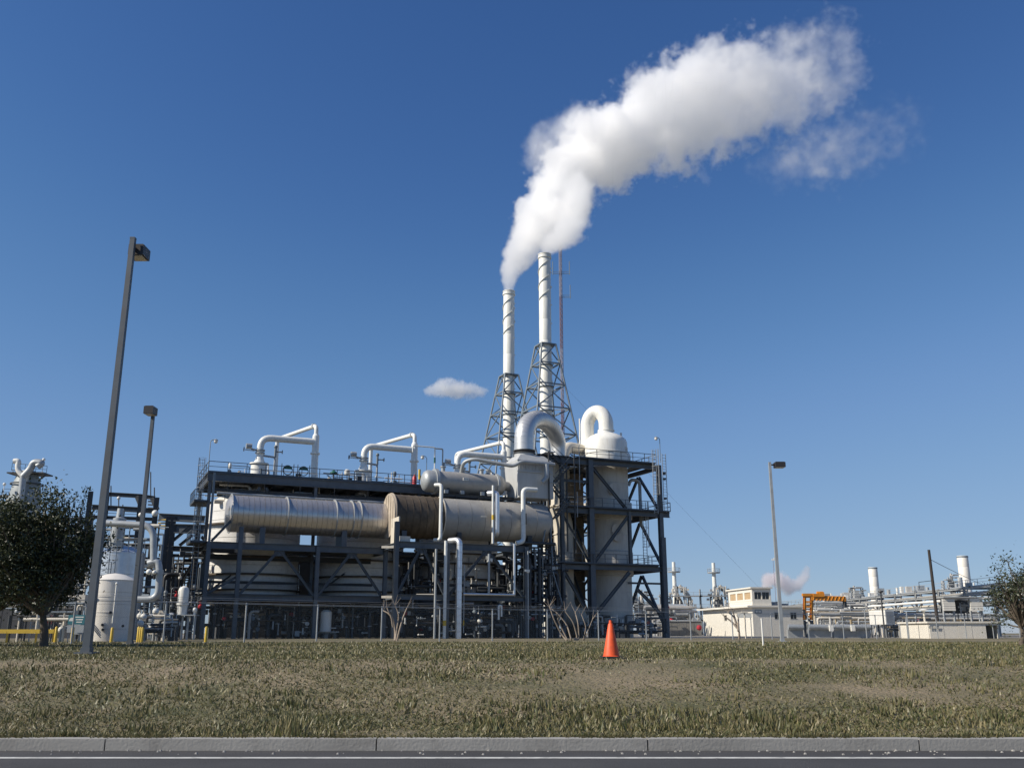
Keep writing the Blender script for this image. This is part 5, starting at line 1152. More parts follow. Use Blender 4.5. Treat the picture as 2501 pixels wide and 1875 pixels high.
# ---------------- right-hand pipe rack and things round it
RX = 74.0
rk = thing('right_pipe_rack', 'very long pale grey pipe rack running away behind the utility pole', 'steel structure', (RX, 180, G0))
def rackz(py, px): Yq = RX * 2361 / (px - 1250); return at(px, py, Yq).z
lev = [8.3, 7.3, 5.6, 3.6]
ys_ = [128 + 9.5 * i for i in range(15)]
for y in ys_:
    for dx in (0, 5): part('column', M().beam((RX + dx, y, G0), (RX + dx, y, 8.6), 0.3, 0.3, 'h'), RACKG, rk)
    for z in lev: part('cross_beam', M().beam((RX + 0.17, y, z), (RX + 4.83, y, z), 0.22, 0.3, 'h'), RACKG, rk)
for z in lev:
    for a, b in zip(ys_, ys_[1:]): part('long_beam', M().beam((RX, a + 0.17, z), (RX, b - 0.17, z), 0.2, 0.28, 'h'), RACKG, rk)
rr = random.Random(5)
for k in range(46):
    z = rr.choice(lev) + 0.32; x = RX + 0.5 + rr.uniform(0, 4.2); r = rr.uniform(0.08, 0.2); y0 = rr.choice(ys_[:4]); y1 = rr.choice(ys_[8:])
    part('rack_pipe', M().cyl((x, y0, z + r - 0.15), (x, y1 + 3, z + r - 0.15), r, seg=10), rr.choice([RACKP, RACKP, GALV, CREAM, RACKG]), rk)
part('white_pipe', M().cyl((RX - 0.45, 128, 6.55), (RX - 0.45, 262, 6.55), 0.22, seg=12), WHITE, rk)
part('white_pipe', M().cyl((RX - 0.5, 165, 4.2), (RX - 0.5, 255, 4.2), 0.2, seg=12), WHITE, rk)
rail(rk, [Ve((RX, 128, 8.6)), Ve((RX, 262, 8.6))], RACKG, h=1.0, step=4, toe=False, r=0.04)
for a, b in zip(ys_, ys_[1:]): part('brace', M().beam((RX - 0.02, a + 0.2, lev[2]), (RX - 0.02, (a + b) / 2, lev[1]), 0.14), RACKG, rk); part('brace', M().beam((RX - 0.02, (a + b) / 2, lev[1]), (RX - 0.02, b - 0.2, lev[2]), 0.14), RACKG, rk)
for i in range(60):
    y = rr.uniform(128, 250); x = RX + rr.uniform(0.5, 4.5); h = rr.uniform(0.5, 1.8); part('top_fitting', M().cyl((x, y, 8.5), (x, y, 8.5 + h), rr.uniform(0.12, 0.4), seg=10) if rr.random() < 0.6 else M().box((x, y, 8.6 + h / 2), (rr.uniform(0.5, 1.6), 0.8, h)), rr.choice([RACKP, WHITE, RACKG, GALV]), rk)
clutter('pale pipes and valves packed under the long right-hand rack', 1975, 2440, 1492, 1530, 150, 14, 150, 31, [RACKP, RACKG, GALV, CREAM, STEELD, TAN], rmax=0.22)
clutter('pipework between the orange crane and the long rack', 1985, 2120, 1470, 1525, 170, 10, 90, 32, [RACKP, RACKG, GALV, STEELD], rmax=0.2)
clutter('small dark equipment in the yard below the right-hand rack', 2150, 2280, 1508, 1542, 118, 5, 60, 33, [TAN, RACKG, STEELD, CREAM, DARK], rmax=0.12)
# orange crane / loading arm
Y = 128
t = thing('orange_crane', 'orange lattice loading crane with a long box boom right of the white building', 'crane', A(1975, 1560))
for px in (1965, 1982): part('mast_leg', M().beam(A(px, 1513), A(px, 1450), 0.3, 0.3, 'h'), ORANGEY, t); part('mast_foot', M().beam(Ve((A(px, 1513).x, Y, G0)), A(px, 1514), 0.25), STEELD, t)
for i in range(5): part('mast_rung', M().beam(A(1966, 1457 + i * 12), A(1981, 1457 + i * 12), 0.22), ORANGEY, t)
part('mast_head', M().box(A(1973, 1452), (1.5, 0.5, 0.35)), ORANGEY, t)
part('boom', M().beam(A(1980, 1459), A(2064, 1462), 0.5, 0.62), ORANGEY, t); part('boom_end', M().beam(A(2062, 1460), A(2064, 1482), 0.35, 0.35), STEELD, t)
for i in range(9): part('boom_rib', M().beam(A(1990 + i * 9, 1455, Y - 0.27), A(1986 + i * 9, 1466, Y - 0.27), 0.08), ORANGEY, t)
part('hoist', M().box(A(1998, 1453), (1.5, 0.8, 0.4)).cyl(A(1995, 1448), A(2010, 1448), 0.25, seg=10).box(A(2006, 1450), (0.6, 0.6, 0.5)), ORANGEY, t)
part('hose', M().tube([A(1962, 1488, Y - 1), A(1966, 1500, Y - 1), A(1974, 1512, Y - 1), A(1986, 1523, Y - 1)], 0.14, 8), DARK, t)
# cabinet on a stand
Y = 112
t = thing('cabinet', 'tall cabinet on legs, white on its left side and grey in front, before the long rack', 'cabinet', A(2168, 1560)); a, b, c_ = A(2150, 1489), A(2161, 1489), A(2186, 1489); zb = A(2160, 1524).z
Rv = (Ve((c_.x - b.x, 0.3, 0))).normalized(); Lv = Ve((-0.16, 0.987, 0)).normalized()
wR = (c_.x - b.x) - 0.02; wL = 3.6
part('body', M().box(Ve((b.x, Y, (a.z + zb) / 2)) + Rv * wR / 2 + Lv * wL / 2, (wR, wL, a.z - zb), (Rv, Lv, Z)), WHITE, t)
part('front_panel', M().box(Ve((b.x, Y - 0.02, (a.z + zb) / 2)) + Rv * wR / 2, (wR - 0.2, 0.02, (a.z - zb) - 0.3), (Rv, Lv, Z)), RACKG, t)  # grey panel over most of the white front face
for q in (0.1, wR - 0.1): part('leg', M().beam(Ve((b.x, Y + 0.2, G0)) + Rv * q, Ve((b.x, Y + 0.2, zb)) + Rv * q, 0.12), STEELD, t)
for q in (0.1, wR - 0.1): part('leg', M().beam(Ve((b.x, Y, G0)) + Rv * q + Lv * (wL - 0.1), Ve((b.x, Y, zb)) + Rv * q + Lv * (wL - 0.1), 0.12), STEELD, t)
# horizontal grey ducts beside the control building with white end boxes
for x0, x1, bxp, lab in ((1925, 1962, None, 'low grey duct at the right foot of the white building'), (1975, 2030, 2030, 'low grey duct with a white end box, left of two below the crane'), (2037, 2126, 2083, 'low grey duct with a white box near its middle, below the rack')):
    Y = 104; t = thing('ground_duct', lab, 'duct', A((x0 + x1) / 2, 1560)); a, b = A(x0, 1530), A(x1, 1531)
    part('duct_run', M().cyl(a, b, 0.28, seg=16), GALV, t)
    part('lower_casing', M().box(((a.x + b.x) / 2, Y + 0.5, (a.z - 0.3 + G0) / 2), (b.x - a.x, 0.6, a.z - 0.3 - G0)), RACKG, t)
    if bxp: p = A(bxp, 1533, Y - 0.4); part('end_box', M().box(p, (0.4, 0.35, 0.62)), WHITE, t)
# big pale open-fronted shed and low white buildings at right
def low_building(label, px0, px1, pyt, Y, m, dep=8, holes=(), name='low_building', cat='building', zb=G0):
    a, b = at(px0, pyt, Y), at(px1, pyt, Y); t = thing(name, label, cat, ((a.x + b.x) / 2, Y, zb)); zt = a.z; n = max(1, round((b.x - a.x) / 1.3)); w = (b.x - a.x) / n
    for i in range(n):
        xm = a.x + (i + 0.5) * w
        segs = [(zb, zt)]
        for h0, h1, hz0, hz1 in holes:
            hx0, hx1 = at(h0, pyt, Y).x, at(h1, pyt, Y).x
            if hx0 < xm < hx1: segs = [(zb, hz0), (hz1, zt)]
        for s0, s1 in segs:
            if s1 - s0 > 0.02: part('wall_panel', M().box((xm, Y + 0.015 * (i % 2), (s0 + s1) / 2), (w - 0.015, 0.16, s1 - s0)), m, t)
    part('body', M().box(((a.x + b.x) / 2, Y + dep - 0.1, (zb + zt) / 2), (b.x - a.x, 0.16, zt - zb)).box((a.x + 0.08, Y + dep / 2, (zb + zt) / 2), (0.16, dep - 0.4, zt - zb)).box((b.x - 0.08, Y + dep / 2, (zb + zt) / 2), (0.16, dep - 0.4, zt - zb)), m, t)
    part('roof', M().box(((a.x + b.x) / 2, Y + dep / 2, zt + 0.08), (b.x - a.x + 0.4, dep + 0.4, 0.16)), RACKG if m is not WALLW else m, t)
    return t, a, b, zt
low_building('long low white building under the rack beside the utility pole', 2268, 2440, 1521, 94, WALLW, 7, holes=((2395, 2412, 0.5, 2.0), (2418, 2430, 0.5, 2.0)))
Y = 93.8
for k_, q_ in enumerate((2271, 2277, 2287, 2291)):
    if k_ == 0: ws = thing('wall_marking', 'small grey painted marking on the left end of the long low white building', 'marking', A(2281, 1531))
    p = A(q_, 1531); part('painted_character', M().box(p, (0.16, 0.02, 0.26)).box(p + Ve((0.08, 0, 0.1)), (0.1, 0.02, 0.06)), RACKG, ws)
t = thing('open_shed', 'pale panel-clad shed with a dark open bay, behind the utility pole', 'building', at(2352, 1560, 120))
Y = 120
for x0, x1 in ((2302, 2334), (2368, 2402)):
    a, b = A(x0, 1462), A(x1, 1491)
    for i in range(5): h = (a.z - b.z) / 5; part('cladding_panel', M().box(((a.x + b.x) / 2, Y + 0.02 * (i % 2), b.z + h * (i + 0.5)), (b.x - a.x, 0.15, h - 0.03)), WALLW, t)
    for q in (a.x + 0.1, b.x - 0.1): part('column', M().beam((q, Y + 0.3, G0), (q, Y + 0.3, a.z), 0.2), RACKG, t)
a, b = A(2302, 1460), A(2402, 1460); part('roof', M().box(((a.x + b.x) / 2, Y + 3, a.z + 0.1), (b.x - a.x, 6.6, 0.15)), RACKG, t)
part('back_wall', M().box(((a.x + b.x) / 2 + 1.6, Y + 6, (a.z + A(2302, 1494).z) / 2), (b.x - a.x - 1.6, 0.15, a.z - A(2302, 1494).z)), SHED, t)
clutter('dim machinery inside the open bay of the pale shed', 2336, 2366, 1466, 1490, 122, 1.5, 14, 34, [STEELD, GALV, RACKG], rmax=0.12)
t = thing('scaffold_building', 'tan sheeted scaffold structure left of the low white building', 'scaffold', at(2222, 1560, 106)); Y = 106
for i in range(7):
    p = A(2196 + i * 8, 1512); part('standard', M().cyl((p.x, Y, G0), p, 0.05, seg=6), GALV, t)
    if i < 6: part('sheet', M().box((A(2200 + i * 8, 1530).x, Y + 0.2, (G0 + A(2200, 1518).z) / 2), (0.36 - 0.02, 0.04, A(2200, 1518).z - G0)), TAN if i % 2 else CREAM, t)
for py in (1513, 1524, 1534): part('ledger', M().cyl(A(2194, py), A(2246, py), 0.045, seg=6), GALV, t)
for px, py, Yq, lab in ((2111, 1488, 100, 'slim grey street lamp post standing before the rack, left of the cabinet'), (2214, 1495, 96, 'slim grey post right of the cabinet, in front of the tan scaffold'), (2305, 1500, 98, 'slim grey post just right of the utility pole'), (2391, 1500, 96, 'slim grey post before the long low white building')):
    p = at(px, py, Yq); t = thing('slim_post', lab, 'post', (p.x, Yq, G0)); part('tube', M().cyl((p.x, Yq, G0), p, 0.06, seg=8), GALV, t); part('tip', M().cyl(p, p + Z * 0.08, 0.08, seg=8), GALV, t)
p = at(2256, 1492, 98); t = thing('disc_lamp', 'post with a round pale disc lamp beside the utility pole', 'lamp post', (p.x, 98, G0))
part('post', M().cyl((p.x, 98, G0), p, 0.1, seg=10), CREAM, t); part('disc', M().lathe(p, Z, [(0, 0.15), (0.05, 0.3), (0.1, 0.55), (0.2, 0.3), (0.26, 0.05)], 20), STACKP, t)
p = at(2151, 1447, 110); t = thing('dark_lamp_post', 'dark lamp post rising above the cabinet against the rack', 'lamp post', (p.x, 110, G0))
part('post', M().cyl((p.x, 110, G0), p, 0.09, seg=8), STEELD, t); part('lamp_head', M().lathe(p, Z, [(0, 0.1), (0.1, 0.3), (0.25, 0.25), (0.3, 0.05)], 12), STEELD, t)
# far stacks
def far_stack(px, pyt, Y, wpx, label):
    a = at(px, pyt, Y); r = wpx / 2 / 2361 * Y; t = thing('broad_stack', label, 'chimney', (a.x, Y, G0), 'broad pale stacks beyond the right-hand rack')
    zz = G0; n = 7; h = (a.z - G0) / n
    for i in range(n): part('shell_course', M().lathe((a.x, Y, G0 + i * h), Z, [(0, r - 0.03), (0.03, r), (h - 0.05, r), (h, r - 0.03)], 28, True, False), TANKW, t)
    part('top_rim', M().ring((a.x, Y, a.z - 0.3), Z, r, 0.4, 0.06, 28), STEELL, t); part('lining', M().lathe((a.x, Y, a.z - 2), Z, [(0, r - 0.2), (1.9, r - 0.2)], 24), DARK, t)
    zp = G0 + (a.z - G0) * 0.36; part('gallery', M().ring((a.x, Y, zp), Z, r, 0.3, 1.0, 28), RACKG, t)
    rail(t, [Ve((a.x + (r + 1) * math.cos(q), Y + (r + 1) * math.sin(q), zp + 0.15)) for q in [2 * math.pi * i / 14 for i in range(15)]], RACKG, h=1.1, step=2.0)
    part('lower_collar', M().ring((a.x, Y, zp - 1.6), Z, r, 0.6, 0.35, 28), RACKG, t)
far_stack(2131, 1385, 310, 22, 'broad pale stack behind the rack, the farther left one of two')
far_stack(2350, 1357, 265, 26, 'broad pale stack right of the utility pole, nearer one of two')
def furnace(px, pyt, Y, label):
    a = at(px, pyt, Y); t = thing('furnace_unit', label, 'process unit', (a.x, Y, G0)); x = a.x
    part('slim_stack', M().lathe((x, Y, 8), Z, [(0, 0.75), (a.z - 8 - 5, 0.6), (a.z - 8, 0.5)], 18), STACKP, t)
    part('gallery', M().ring((x, Y, at(px, pyt + 24, Y).z), Z, 0.6, 0.3, 1.3, 20), RACKG, t); rail(t, [Ve((x + 1.9 * math.cos(q), Y + 1.9 * math.sin(q), at(px, pyt + 24, Y).z)) for q in [2 * math.pi * i / 10 for i in range(11)]], RACKG, h=1.2, step=2)
    part('convection_box', M().box((x + 0.8, Y, 7.5), (2.6, 3, 5)).add([(x - .5, Y - 1.5, 10), (x + 2.1, Y - 1.5, 10), (x + 2.1, Y + 1.5, 10), (x - .5, Y + 1.5, 10), (x - .2, Y - .5, 13.5), (x + .8, Y - .5, 13.5), (x + .8, Y + .5, 13.5), (x - .2, Y + .5, 13.5)], [(0, 1, 5, 4), (1, 2, 6, 5), (2, 3, 7, 6), (3, 0, 4, 7), (4, 5, 6, 7)]), GREYC, t)
    part('fan_duct', M().tube(path([Ve((x + 1, Y - 2.2, 15)), Ve((x + 4, Y - 2.2, 12)), Ve((x + 4.5, Y - 2.2, 5))], 1.5), 0.6, 12), CREAM, t)
    for dx in (-5, -2, 3.5, 7): part('column', M().beam((x + dx, Y - 3, G0), (x + dx, Y - 3, 12.5 if dx != 7 else 14), 0.35), RACKG, t)
    for z in (5, 8.5, 12): part('platform', M().box((x + 1, Y - 3, z), (13, 2.5, 0.3)), RACKG, t); rail(t, [Ve((x - 5.4, Y - 4.2, z)), Ve((x + 7.4, Y - 4.2, z))], RACKG, h=1.1, step=2.5)
    r2_ = random.Random(px)
    for i in range(150):
        z = r2_.uniform(1, 15); sp = 1.15 - z / 17; xx = x + 0.7 + r2_.uniform(-8, 8) * sp; s = r2_.uniform(0.15, 0.8)
        if r2_.random() < 0.5: part('pipe', M().cyl((xx, Y - 3.6, max(G0, z - 3 * s)), (xx, Y - 3.6, z), 0.12 + s * 0.15, seg=8), r2_.choice([RACKG, RACKP, GALV, STEELD, CREAM]), t)
        else: part('equipment_box', M().box((xx, Y - 3.4, z), (s, 0.8, s)), r2_.choice([RACKG, RACKP, GALV, STEELD, CREAM]), t)
furnace(1645, 1372, 290, 'distant furnace unit with slim stack just right of the tower frame')
furnace(1742, 1374, 290, 'distant furnace unit with slim stack, left of the small white building')
for px, Yq, lab, pt in ((1566, 260, 'distant pale column seen low between the tower and its right column', 1440), (2085, 300, 'distant small process unit left of the farther broad stack', 1430), (2322, 280, 'distant small process unit just left of the nearer broad stack', 1400)):
    a = at(px, pt, Yq); t = thing('far_process_unit', lab, 'process unit', (a.x, Yq, G0)); r2_ = random.Random(px)
    part('vessel', M().lathe((a.x, Yq, G0), Z, [(0, 0.8), (a.z - G0 - 3, 0.8), (a.z - G0 - 2.5, 0.5), (a.z - G0, 0.3)], 18), GREYC, t)
    for i in range(110):
        z = r2_.uniform(3, a.z - 0.5); xx = a.x + r2_.uniform(-6.5, 6.5) * (1.1 - z / a.z * 0.8); s = r2_.uniform(0.2, 1.0)
        if r2_.random() < 0.5: part('frame_bar', M().beam((xx, Yq - 2, max(G0, z - 4)), (xx, Yq - 2, z), 0.25), RACKG, t)
        else: part('platform', M().box((xx, Yq - 2, z), (s * 2.2, 1.5, 0.3)), RACKG, t)
clutter('low grey equipment and screens between the tower foot and the white building', 1560, 1712, 1478, 1540, 190, 20, 110, 35, [RACKG, GREYC, GALV, STEELD], rmax=0.4)
Y = 175; low_building('low dull brown-grey building left of the small white building', 1622, 1712, 1517, 175, TAND, 10)

# ================================================================ TREES
def leafy(name, label, base, centre, rx, ry, rz, nclump, nleaf, lsz, seed, trunk_r, twigs=70, flat=0.0, loose=0.25):
    rr = random.Random(seed); base = Ve(base); centre = Ve(centre)
    t = thing(name, label, 'tree', base)
    tm = M(); fork = base.lerp(Ve((base.x * 0.8 + centre.x * 0.2, centre.y, centre.z - rz * 0.75)), 0.85)
    tm.tube([base - Z * 0.1, base + Z * 0.15, base.lerp(fork, 0.5) + Ve((0.06, 0, 0)), fork], trunk_r * 1.25, 10, r2=trunk_r * 0.8)
    cl = []
    for i in range(nclump):
        th = rr.uniform(0, 2 * math.pi); ph = math.acos(rr.uniform(-0.75, 1)); q = rr.uniform(0.45, 1.0) ** 0.6
        n = 0.86 + 0.62 * mnoise.noise(Ve((math.cos(th) * 1.3, math.sin(th) * 1.3, ph + seed)))
        cl.append((centre + Ve((rx * math.sin(ph) * math.cos(th), ry * math.sin(ph) * math.sin(th), rz * math.cos(ph))) * q * n, rr.uniform(0.35, 0.8)))
    for i, (c, s) in enumerate(cl):
        if i < twigs:
            m1 = fork.lerp(c, 0.5) + Ve((rr.uniform(-.2, .2), rr.uniform(-.2, .2), rr.uniform(0, .3)))
            tm.tube([fork, m1, c], trunk_r * 0.42, 6, r2=trunk_r * 0.08)
    part('trunk', tm, BARK, t)
    lm = M()
    for c, s in cl:
        for k in range(nleaf):
            d = Ve((rr.gauss(0, 1), rr.gauss(0, 1), rr.gauss(0, 0.8))) * (s * (0.4 if rr.random() > loose else 0.62)); p = c + d
            a = Ve((rr.gauss(0, 1), rr.gauss(0, 1), rr.gauss(0, 1))).normalized(); b = a.cross(Ve((rr.gauss(0, 1), rr.gauss(0, 1), rr.gauss(0, 1)))).normalized(); L_ = lsz * rr.uniform(0.6, 1.4)
            lm.add([p - a * L_, p + b * L_ * 0.45, p + a * L_, p - b * L_ * 0.45], [(0, 1, 2, 3)])
    part('crown', lm, LEAF, t)
    return t
OAK1 = leafy('oak_tree', 'dark evergreen oak with a dense rounded crown at the left edge', (at(110, 1545, 36).x, 36, G0), (at(78, 1330, 36).x, 36, at(92, 1366, 36).z), 2.45, 2.5, 2.5, 230, 150, 0.065, 11, 0.14)
leafy('oak_tree', 'loose-twigged dark tree at the right edge, thinning out to the left', (at(2492, 1545, 40).x, 40, G0), (at(2508, 1430, 40).x, 40, at(2480, 1452, 40).z), 1.85, 1.8, 1.6, 110, 60, 0.055, 12, 0.10, 110, loose=0.12)
leafy('oak_tree', 'second dark oak half cut off by the left edge, merging with the rounded oak', (at(-60, 1545, 39).x, 39, G0), (at(-35, 1360, 39).x, 39, at(-40, 1385, 39).z), 3.2, 2.4, 2.6, 220, 130, 0.07, 14, 0.16)
for k_, (px_, py_) in enumerate(((188, 1203), (215, 1188), (228, 1240), (172, 1215), (205, 1222))):
    b_ = at(px_ - 18, py_ + 62, 35.6); e_ = at(px_, py_, 35.4); sm = M(); 
    for q_ in range(90):
        f_ = rnd.random() ** 0.7; p = b_.lerp(e_, f_) + Ve((rnd.gauss(0, 0.09), rnd.gauss(0, 0.09), rnd.gauss(0, 0.08))); a_ = Ve((rnd.gauss(0, 1), rnd.gauss(0, 1), rnd.gauss(0, 1))).normalized(); c_ = a_.cross(Ve((rnd.random(), 0.3, 1))).normalized(); l_ = 0.06 * rnd.uniform(0.6, 1.3)
        sm.add([p - a_ * l_, p + c_ * l_ * 0.5, p + a_ * l_, p - c_ * l_ * 0.5], [(0, 1, 2, 3)])
    sg = part('foliage_sprig', sm, LEAF, OAK1, None, 'stuff'); part('twig', M().tube([b_ - Z * 0.5, b_, e_], 0.016, 5, r2=0.006), BARK, sg)
def bare_tree(label, stems, Y, r, seed):
    rr = random.Random(seed); a = at(stems[0][0][0], 1560, Y); t = thing('bare_tree', label, 'tree', (a.x, Y, G0)); tm = M()
    for pts in stems:
        q = [at(px, py, Y + rr.uniform(-0.4, 0.4)) for px, py in pts]
        if q[0].z < 1.4: q.insert(0, Ve((a.x + (q[0].x - a.x) * 0.5, Y, G0)))
        tm.tube(path(q, 0.3, 2), r, 7, r2=r * 0.55)
    part('trunk', tm, BARKP, t)
    wm = M()
    for pts in stems:
        e = at(*pts[-1], Y)
        for k in range(4): wm.tube([e, e + Ve((rr.uniform(-.5, .5), rr.uniform(-.3, .3), rr.uniform(.2, .8)))], 0.018, 4, r2=0.006)
    part('twigs', wm, BARKP, t)
bare_tree('bare pruned tree with three upright forks before the small white building', [[(1806, 1544), (1797, 1515), (1790, 1492)], [(1803, 1535), (1785, 1515), (1768, 1504)], [(1800, 1530), (1793, 1505), (1778, 1494)], [(1803, 1540), (1803, 1508)]], 84, 0.1, 1)
bare_tree('bare pale-stemmed tree in front of the tall middle column of the lower frame', [[(965, 1545), (962, 1515), (950, 1495), (945, 1483)], [(968, 1545), (975, 1500), (965, 1478)], [(975, 1540), (985, 1505), (995, 1482)], [(960, 1530), (955, 1500), (935, 1490)]], 66, 0.07, 2)
bare_tree('bare pale tree with long arching stems below the downcomer pipe', [[(1395, 1560), (1385, 1525), (1360, 1495), (1345, 1485)], [(1410, 1555), (1400, 1518), (1380, 1492)], [(1372, 1550), (1352, 1510), (1342, 1480)], [(1415, 1560), (1412, 1520), (1405, 1495)], [(1385, 1560), (1370, 1530), (1362, 1510)]], 70, 0.07, 3)
bare_tree('low bare bush just right of the leftmost pale stems, by the fence post', [[(1425, 1560), (1432, 1530), (1420, 1500)], [(1428, 1560), (1440, 1530), (1447, 1512)]], 71, 0.045, 4)

# ================================================================ STEAM AND CLOUDS (real volumes)
def vol_mat(name, dens, col=(0.98, 0.98, 0.98), aniso=0.25):
    m = bpy.data.materials.new(name); m.use_nodes = True; nt = m.node_tree; nt.nodes.clear()
    o = nd(nt, 'ShaderNodeOutputMaterial'); p = nd(nt, 'ShaderNodeVolumePrincipled')
    p.inputs['Color'].default_value = (*col, 1); p.inputs['Density'].default_value = dens; p.inputs['Anisotropy'].default_value = aniso
    p.inputs['Density Attribute'].default_value = 'density'; nt.links.new(p.outputs[0], o.inputs['Volume']); return m
def vapour(name, label, cat, path_pts, m, vox, warp, wscale, seed, fade=0.35, kind=None, noise_amt=0.9):
    """path_pts: (point, radius, strength); a cloud-like density grid around that line, made by geometry nodes"""
    P = []
    for (a, ra, sa), (b, rb, sb) in zip(path_pts, path_pts[1:]):
        n = max(2, int((b - a).length / (0.18 * min(ra, rb) + 1e-3))); n = min(n, 60)
        for i in range(n): q = i / n; P.append((a.lerp(b, q), ra + (rb - ra) * q, sa + (sb - sa) * q))
    P.append(path_pts[-1])
    me = bpy.data.meshes.new(name + '_line'); base = path_pts[0][0]
    me.from_pydata([tuple(p - base) for p, r, s in P], [], [])
    ra_ = me.attributes.new('rad', 'FLOAT', 'POINT'); sa_ = me.attributes.new('strength', 'FLOAT', 'POINT')
    for i, (p, r, s) in enumerate(P): ra_.data[i].value = r; sa_.data[i].value = s
    o = bpy.data.objects.new(name, me); C.objects.link(o); o.location = base; WL[o.name] = base; me.materials.append(m)
    o['label'] = label; o['category'] = cat
    if kind: o['kind'] = kind
    lo = Ve((min(p.x - r * 1.7 for p, r, s in P), min(p.y - r * 1.7 for p, r, s in P), min(p.z - r * 1.7 for p, r, s in P))) - base
    hi = Ve((max(p.x + r * 1.7 for p, r, s in P), max(p.y + r * 1.7 for p, r, s in P), max(p.z + r * 1.7 for p, r, s in P))) - base
    ng = bpy.data.node_groups.new(name + '_density', 'GeometryNodeTree'); ng.is_modifier = True
    ng.interface.new_socket('Geometry', in_out='INPUT', socket_type='NodeSocketGeometry'); ng.interface.new_socket('Geometry', in_out='OUTPUT', socket_type='NodeSocketGeometry')
    N = lambda t_, **k: nd(ng, t_, **k)
    gi = N('NodeGroupInput'); go = N('NodeGroupOutput'); L = ng.links.new
    pos = N('GeometryNodeInputPosition')
    def math_(op, a, b=None, c=None):
        n = N('ShaderNodeMath', operation=op)
        for i, x in enumerate((a, b, c)):
            if x is None: continue
            if isinstance(x, (int, float)): n.inputs[i].default_value = x
            else: L(x, n.inputs[i])
        return n.outputs[0]
    nz = N('ShaderNodeTexNoise'); nz.inputs['Scale'].default_value = wscale; nz.inputs['Detail'].default_value = 7; nz.inputs['Roughness'].default_value = 0.6
    off = N('ShaderNodeVectorMath', operation='ADD'); off.inputs[1].default_value = (seed, seed * 2, 0); L(pos.outputs[0], off.inputs[0]); L(off.outputs[0], nz.inputs['Vector'])
    sb = N('ShaderNodeVectorMath', operation='SUBTRACT'); sb.inputs[1].default_value = (0.5, 0.5, 0.5); L(nz.outputs['Color'], sb.inputs[0])
    sn = N('GeometryNodeSampleNearest', domain='POINT'); L(gi.outputs[0], sn.inputs['Geometry'])
    def samp(attr, typ, idx):
        s_ = N('GeometryNodeSampleIndex', data_type=typ, domain='POINT'); L(gi.outputs[0], s_.inputs['Geometry'])
        if attr == 'pos': pp = N('GeometryNodeInputPosition'); L(pp.outputs[0], s_.inputs['Value'])
        else: na = N('GeometryNodeInputNamedAttribute', data_type='FLOAT'); na.inputs['Name'].default_value = attr; L(na.outputs[0], s_.inputs['Value'])
        L(idx, s_.inputs['Index']); return s_.outputs['Value']
    # first lookup with the raw position gives the local radius, which scales the warp
    sn0 = N('GeometryNodeSampleNearest', domain='POINT'); L(gi.outputs[0], sn0.inputs['Geometry']); L(pos.outputs[0], sn0.inputs['Sample Position'])
    r0 = samp('rad', 'FLOAT', sn0.outputs[0]); wsc = math_('MULTIPLY', r0, warp)
    vs_ = N('ShaderNodeVectorMath', operation='SCALE'); L(sb.outputs[0], vs_.inputs[0]); L(wsc, vs_.inputs['Scale'])
    wp = N('ShaderNodeVectorMath', operation='ADD'); L(pos.outputs[0], wp.inputs[0]); L(vs_.outputs[0], wp.inputs[1])
    L(wp.outputs[0], sn.inputs['Sample Position'])
    cpos = samp('pos', 'FLOAT_VECTOR', sn.outputs[0]); rad = samp('rad', 'FLOAT', sn.outputs[0]); stg = samp('strength', 'FLOAT', sn.outputs[0])
    dist = N('ShaderNodeVectorMath', operation='DISTANCE'); L(wp.outputs[0], dist.inputs[0]); L(cpos, dist.inputs[1])
    f = math_('SUBTRACT', 1.0, math_('DIVIDE', dist.outputs['Value'], rad))       # 1 on the line, 0 at the radius
    n2 = N('ShaderNodeTexNoise'); n2.inputs['Scale'].default_value = wscale * 2.6; n2.inputs['Detail'].default_value = 6; n2.inputs['Roughness'].default_value = 0.6; L(off.outputs[0], n2.inputs['Vector'])
    f = math_('ADD', f, math_('MULTIPLY', math_('SUBTRACT', n2.outputs[0], 0.5), noise_amt))
    n3 = N('ShaderNodeTexNoise'); n3.inputs['Scale'].default_value = wscale * 8.5; n3.inputs['Detail'].default_value = 3; L(off.outputs[0], n3.inputs['Vector'])
    f = math_('ADD', f, math_('MULTIPLY', math_('SUBTRACT', n3.outputs[0], 0.5), noise_amt * 0.35))
    mr = N('ShaderNodeMapRange', interpolation_type='SMOOTHSTEP'); L(f, mr.inputs[0]); mr.inputs[1].default_value = 0.0; mr.inputs[2].default_value = fade
    # strength thins the vapour and lets the noise eat holes into it
    hole = N('ShaderNodeMapRange', interpolation_type='SMOOTHSTEP'); L(math_('SUBTRACT', math_('ADD', n2.outputs[0], stg), 1.0), hole.inputs[0]); hole.inputs[1].default_value = -0.45; hole.inputs[2].default_value = 0.05
    den = math_('MULTIPLY', math_('MULTIPLY', mr.outputs[0], hole.outputs[0]), stg)
    vc = N('GeometryNodeVolumeCube'); L(den, vc.inputs['Density']); vc.inputs['Min'].default_value = lo; vc.inputs['Max'].default_value = hi
    for k, ax in enumerate('XYZ'): vc.inputs['Resolution ' + ax].default_value = max(8, min(360, int((hi[k] - lo[k]) / vox)))
    sm_ = N('GeometryNodeSetMaterial'); sm_.inputs['Material'].default_value = m; L(vc.outputs[0], sm_.inputs[0]); L(sm_.outputs[0], go.inputs[0])
    md = o.modifiers.new('density', 'NODES'); md.node_group = ng
    return o
STEAM = vol_mat('steam', 0.6, (0.999, 0.999, 0.999), 0.3)
Y = 128
def K(px, py, r, s, y=None, sc_=1.0):
    y = Y if y is None else y
    return (at(px, py, y), r * y / 2361 * sc_, s)
